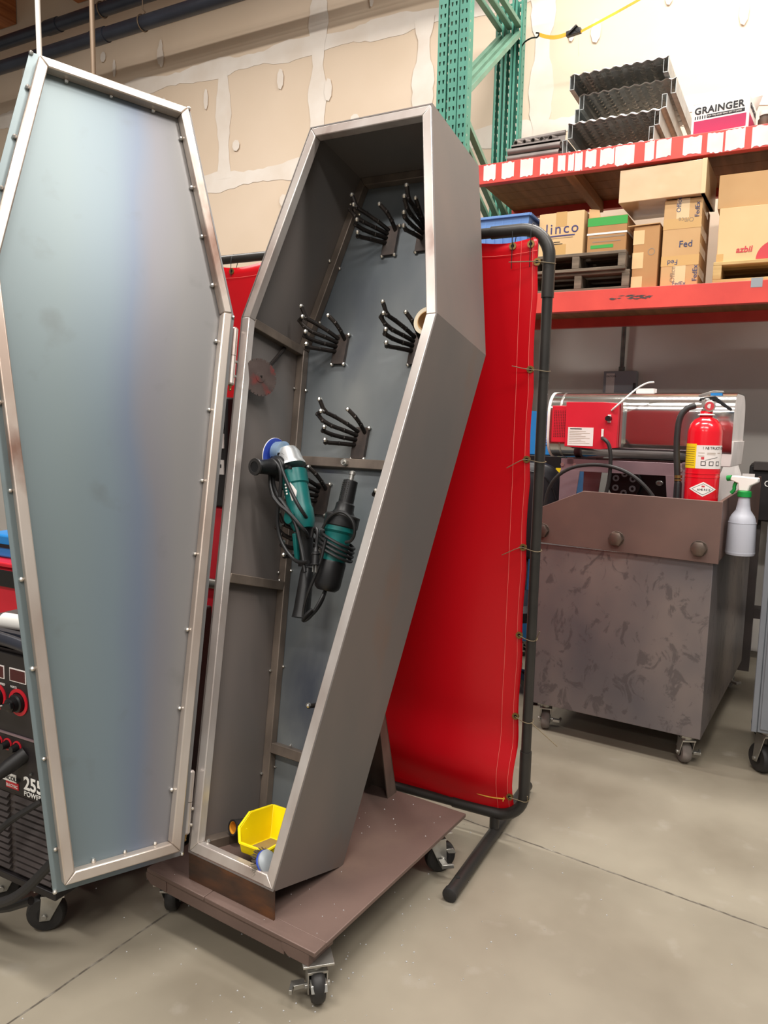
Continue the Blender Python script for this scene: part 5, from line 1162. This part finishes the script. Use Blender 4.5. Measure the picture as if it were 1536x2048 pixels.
# ------------------------------------------------------------------ MIG welder behind the door
WX, WYF = -1.59, 1.25
wd = thing('mig_welder', 'black wire-feed welder with red-ringed knobs on casters behind the coffin door', 'welder', (WX-.24, WYF, 0))
WW = .24
m = MB(); m.box(-WW, WW, .0, .62, .155, .80); m.build('case', 'case_dark', wd, bev=.006)
m = MB(); m.box(-WW+.005, WW-.005, -.012, 0, .40, .785); fp = m.build('control_panel', 'panel_black', wd, bev=.004)
m = MB(); m.box(-WW+.005, WW-.005, -.016, -.012, .562, .567); m.build('panel_ridge', 'mauve', fp)
X = lambda x: x-(WX-.24)
for x in (-1.785, -1.70):
    m = MB(); m.box(X(x)-.032, X(x)+.032, -.0135, -.012, .711, .747); d = m.build('display_frame', 'paper', fp); m = MB(); m.box(X(x)-.029, X(x)+.029, -.0145, -.0135, .714, .744); m.build('display', 'display', d)
    for z, s in ((.693, 'WIRE FEED SPEED' if x < -1.75 else 'VOLTS'),): text('panel_print', s, .008, (X(x)-.03, -.0128, z), (1, 0, 0), (0, 0, 1), 'paper', fp)
    z = .658; m = MB(); m.cyl((X(x), -.015, z), (X(x), -.012, z), .036, n=28, inner=.027); m.build('dial_ring', 'knob_red', fp)
    m = MB(); m.lathe([(0, .025), (.012, .024), (.015, .02), (.03, .018), (.032, .015)], (X(x), -.012, z), (X(x), -1, z), 20); kn = m.build('knob', 'black_plastic', fp)
    m = MB(); m.bar((X(x)-.02, -.046, z-.006), (X(x)+.02, -.046, z+.006), .012, .016, up=(0, 0, 1)); m.build('knob_grip', 'black_plastic', kn, bev=.002); m = MB(); m.bar((X(x)-.016, -.0545, z+.001), (X(x)-.008, -.0545, z+.003), .002, .002); m.build('knob_pointer', 'paper', kn)
for x, s in ((-1.787, 'PRE-FLOW'), (-1.75, 'BURNBACK'), (-1.712, 'TRIGGER')):
    z = .562; z = .56-.0; z = .533
    m = MB(); m.cyl((X(x), -.0145, z), (X(x), -.012, z), .0165, n=20, inner=.0125); m.build('dial_ring', 'knob_red', fp); m = MB(); m.lathe([(0, .0118), (.012, .01), (.02, .008)], (X(x), -.012, z), (X(x), -1, z), 14); m.build('knob', 'black_plastic', fp)
    rule(fp, X(x)-.013, X(x)+.013, -.0128, z+.027, .0025, 'paper')
text('panel_print', '255', .05, (X(-1.69), -.0135, .424), (1, 0, 0), (0, 0, 1), 'white', fp, bold=.0012); text('panel_print', 'POWER MIG', .02, (X(-1.69), -.0135, .405), (1, 0, 0), (0, 0, 1), 'white', fp)
m = MB(); m.box(X(-1.78), X(-1.72), -.0135, -.012, .43, .452); m.build('badge', 'white', fp); m = MB(); m.box(X(-1.762), X(-1.712), -.0135, -.012, .412, .43); m.build('badge_red', 'knob_red', fp)
text('panel_print', 'LINCOLN', .0165, (X(-1.778), -.0142, .435), (1, 0, 0), (0, 0, 1), 'ink_black', fp); text('panel_print', 'ELECTRIC', .0105, (X(-1.76), -.0142, .4165), (1, 0, 0), (0, 0, 1), 'white', fp)
for x, z in ((-1.80, .47), (-1.76, .47), (-1.66, .47)): m = MB(); m.ball((X(x), -.013, z), .005, 8); m.build('screw', 'galv_dark', fp)
for x0, x1 in ((-1.86, -1.765), (-1.745, -1.6)):
    for k in range(12):
        z = .17+k*.0185; m = MB(); m.prism([(X(x0), 0, z), (X(x1), 0, z), (X(x1), -.012, z+.004), (X(x0), -.012, z+.004)], [(X(x0), 0, z+.014), (X(x1), 0, z+.014), (X(x1), -.001, z+.014), (X(x0), -.001, z+.014)]); m.build('louvre', 'mauve' if False else 'case_dark', wd)
m = MB(); m.box(-WW-.005, WW+.005, -.01, .64, .136, .157); m.build('undercarriage', 'panel_black', wd, bev=.003)
m = MB(); m.tube([(X(-1.70), -.01, .50), (X(-1.72), -.06, .48), (X(-1.75), -.10, .43), (X(-1.8), -.14, .33), (X(-1.85), -.15, .22), (X(-1.82), -.13, .15), (X(-1.76), -.12, .145), (X(-1.68), -.12, .16), (X(-1.6), -.1, .2), (X(-1.52), -.06, .3)], .0125, 10, sm=2); m.build('gun_cable', 'rubber', wd)
m = MB(); m.lathe([(0, .02), (.05, .02), (.09, .014)], (X(-1.685), -.005, .52), (X(-1.72), -.07, .475), 14); m.build('cable_boot', 'rubber', wd)
m = MB(); m.tube([(X(-1.6), -.03, .42), (X(-1.68), -.08, .36), (X(-1.76), -.1, .27), (X(-1.85), -.11, .2)], .0085, 8, sm=2); m.build('work_cable', 'rubber', wd)
m = MB(); m.tube([(X(-1.86), -.1, .17), (X(-1.8), -.1, .125), (X(-1.7), -.09, .12), (X(-1.6), -.07, .17)], .011, 8, sm=2); m.build('work_cable', 'rubber', wd)
m = MB(); m.tube([(X(-1.86), -.02, .83), (X(-1.7), -.02, .82), (X(-1.6), -.02, .81)], .016, 12); m.box(-WW, WW, .0, .02, .79, .835); m.build('top_handle', 'pipe', wd)
caster(wd, X(-1.66), .05, .137, .052, .038, -2.5, brake=False); caster(wd, X(-1.9)+.02, .075, .137, .052, .038, -2.3, brake=False)
caster(wd, X(-1.635), .56, .137, .052, .038, -2.5, brake=False); caster(wd, X(-1.9)+.02, .56, .137, .052, .038, -2.3, brake=False)
o = thing('white_canister', 'white plastic canister lying on top of the black welder', 'canister', (WX-.25, WYF+.1, .80)); m = MB(); m.lathe([(0, .012), (.006, .022), (.13, .022), (.14, .014)], (-.07, 0, .0225), (.1, .02, .0225), 18); m.build('canister_body', 'white', o); m = MB(); m.lathe([(0, .015), (.02, .015)], (.068, .016, .0225), (.1, .02, .0225), 14); m.build('cap', 'paper', o)
# red machine and blue box farther behind
o = thing('red_welder', 'red welding machine standing behind the black welder', 'welder', (-2.86, 1.98, 0))
m = MB(); m.box(-.3, .22, 0, .3, .14, .78); m.build('case', 'machine_red', o, bev=.02); m = MB(); m.box(-.28, .2, -.01, .28, .78, .80); m.build('lid', 'machine_red', o, bev=.006); m = MB(); m.box(.02, .16, -.014, -.006, .70, .77); m.build('black_trim', 'black_plastic', o, bev=.004); rule(o, .0, .2, -.002, .73, .018, 'paper')
for x, y in ((-.25, .05), (.17, .05), (-.25, .25), (.17, .25)): caster(o, x, y, .14, .05, .04, .4, brake=False)
o = thing('blue_case', 'blue and black tool case on the red welding machine', 'case', (-2.84, 2.1, .80)); m = MB(); m.box(-.14, .12, -.06, .08, 0, .1); m.build('case_body', 'blue_machine', o, bev=.01); m = MB(); m.box(-.14, .12, -.065, .085, .045, .06); m.build('latch_band', 'black_plastic', o); m = MB(); m.tube([(-.06, 0, .1), (-.06, 0, .13), (.05, 0, .13), (.05, 0, .1)], .008, 8, sm=1); m.build('handle', 'black_plastic', o)
o = thing('equipment_stand', 'black and red equipment stand with white stickers glimpsed between door and coffin body', 'stand', (-1.75, 2.05, 0))
m = MB(); m.box(-.07, .09, 0, .2, .1, 1.1); m.build('stand_body', 'machine_red', o, bev=.01); m = MB(); m.box(-.06, .08, -.01, .19, 1.1, 1.48); m.build('control_head', 'panel_black', o, bev=.008)
for z, h_, mt in ((1.46, .03, 'galv_dark'), (1.33, .05, 'paper'), (1.24, .05, 'paper'), (1.38, .02, 'galv_dark')): m = MB(); m.box(-.03, .07, -.014, -.01, z-h_/2, z+h_/2); m.build('sticker', mt, o)
rule(o, -.02, .06, -.0148, 1.238, .012, 'ink_black')
m = MB(); m.cyl((-.06, -.03, .83), (.09, -.03, .83), .018, n=14); m.build('grey_handle', 'galv_dark', o)
for x, y in ((-.045, .04), (.065, .04), (-.045, .16), (.065, .16)): caster(o, x, y, .1, .035, .03, .5, brake=False)

# ------------------------------------------------------------------ metal chips on floor and base
m = MB()
for i in range(260):
    x, y = random.uniform(-1.9, .2), random.uniform(.5, 2.6)
    if random.random() < .6: x, y = random.gauss(-.9, .25), random.gauss(1.5, .4)
    s = random.uniform(.0012, .003); m.add([(x-s, y, .001), (x, y-s, .001), (x+s, y+s*.4, .001), (x, y, .001+s)], [(0, 1, 3), (1, 2, 3), (2, 0, 3), (0, 2, 1)])
o = m.build('metal_chips', 'glint'); o['label'] = 'tiny shiny metal chips scattered on the concrete floor'; o['category'] = 'metal chips'; o['kind'] = 'stuff'
m = MB()
for i in range(60):
    x, y = random.uniform(DX0+.05, DX1-.02), random.uniform(DY0+.02, DY1-.02); s = random.uniform(.001, .0026); z = DZ+.0009
    m.add([(x-s, y, z), (x, y-s, z), (x+s, y+s*.4, z), (x, y, z+s)], [(0, 1, 3), (1, 2, 3), (2, 0, 3), (0, 2, 1)])
m.build('metal_chip', 'glint', cab, kind='stuff')
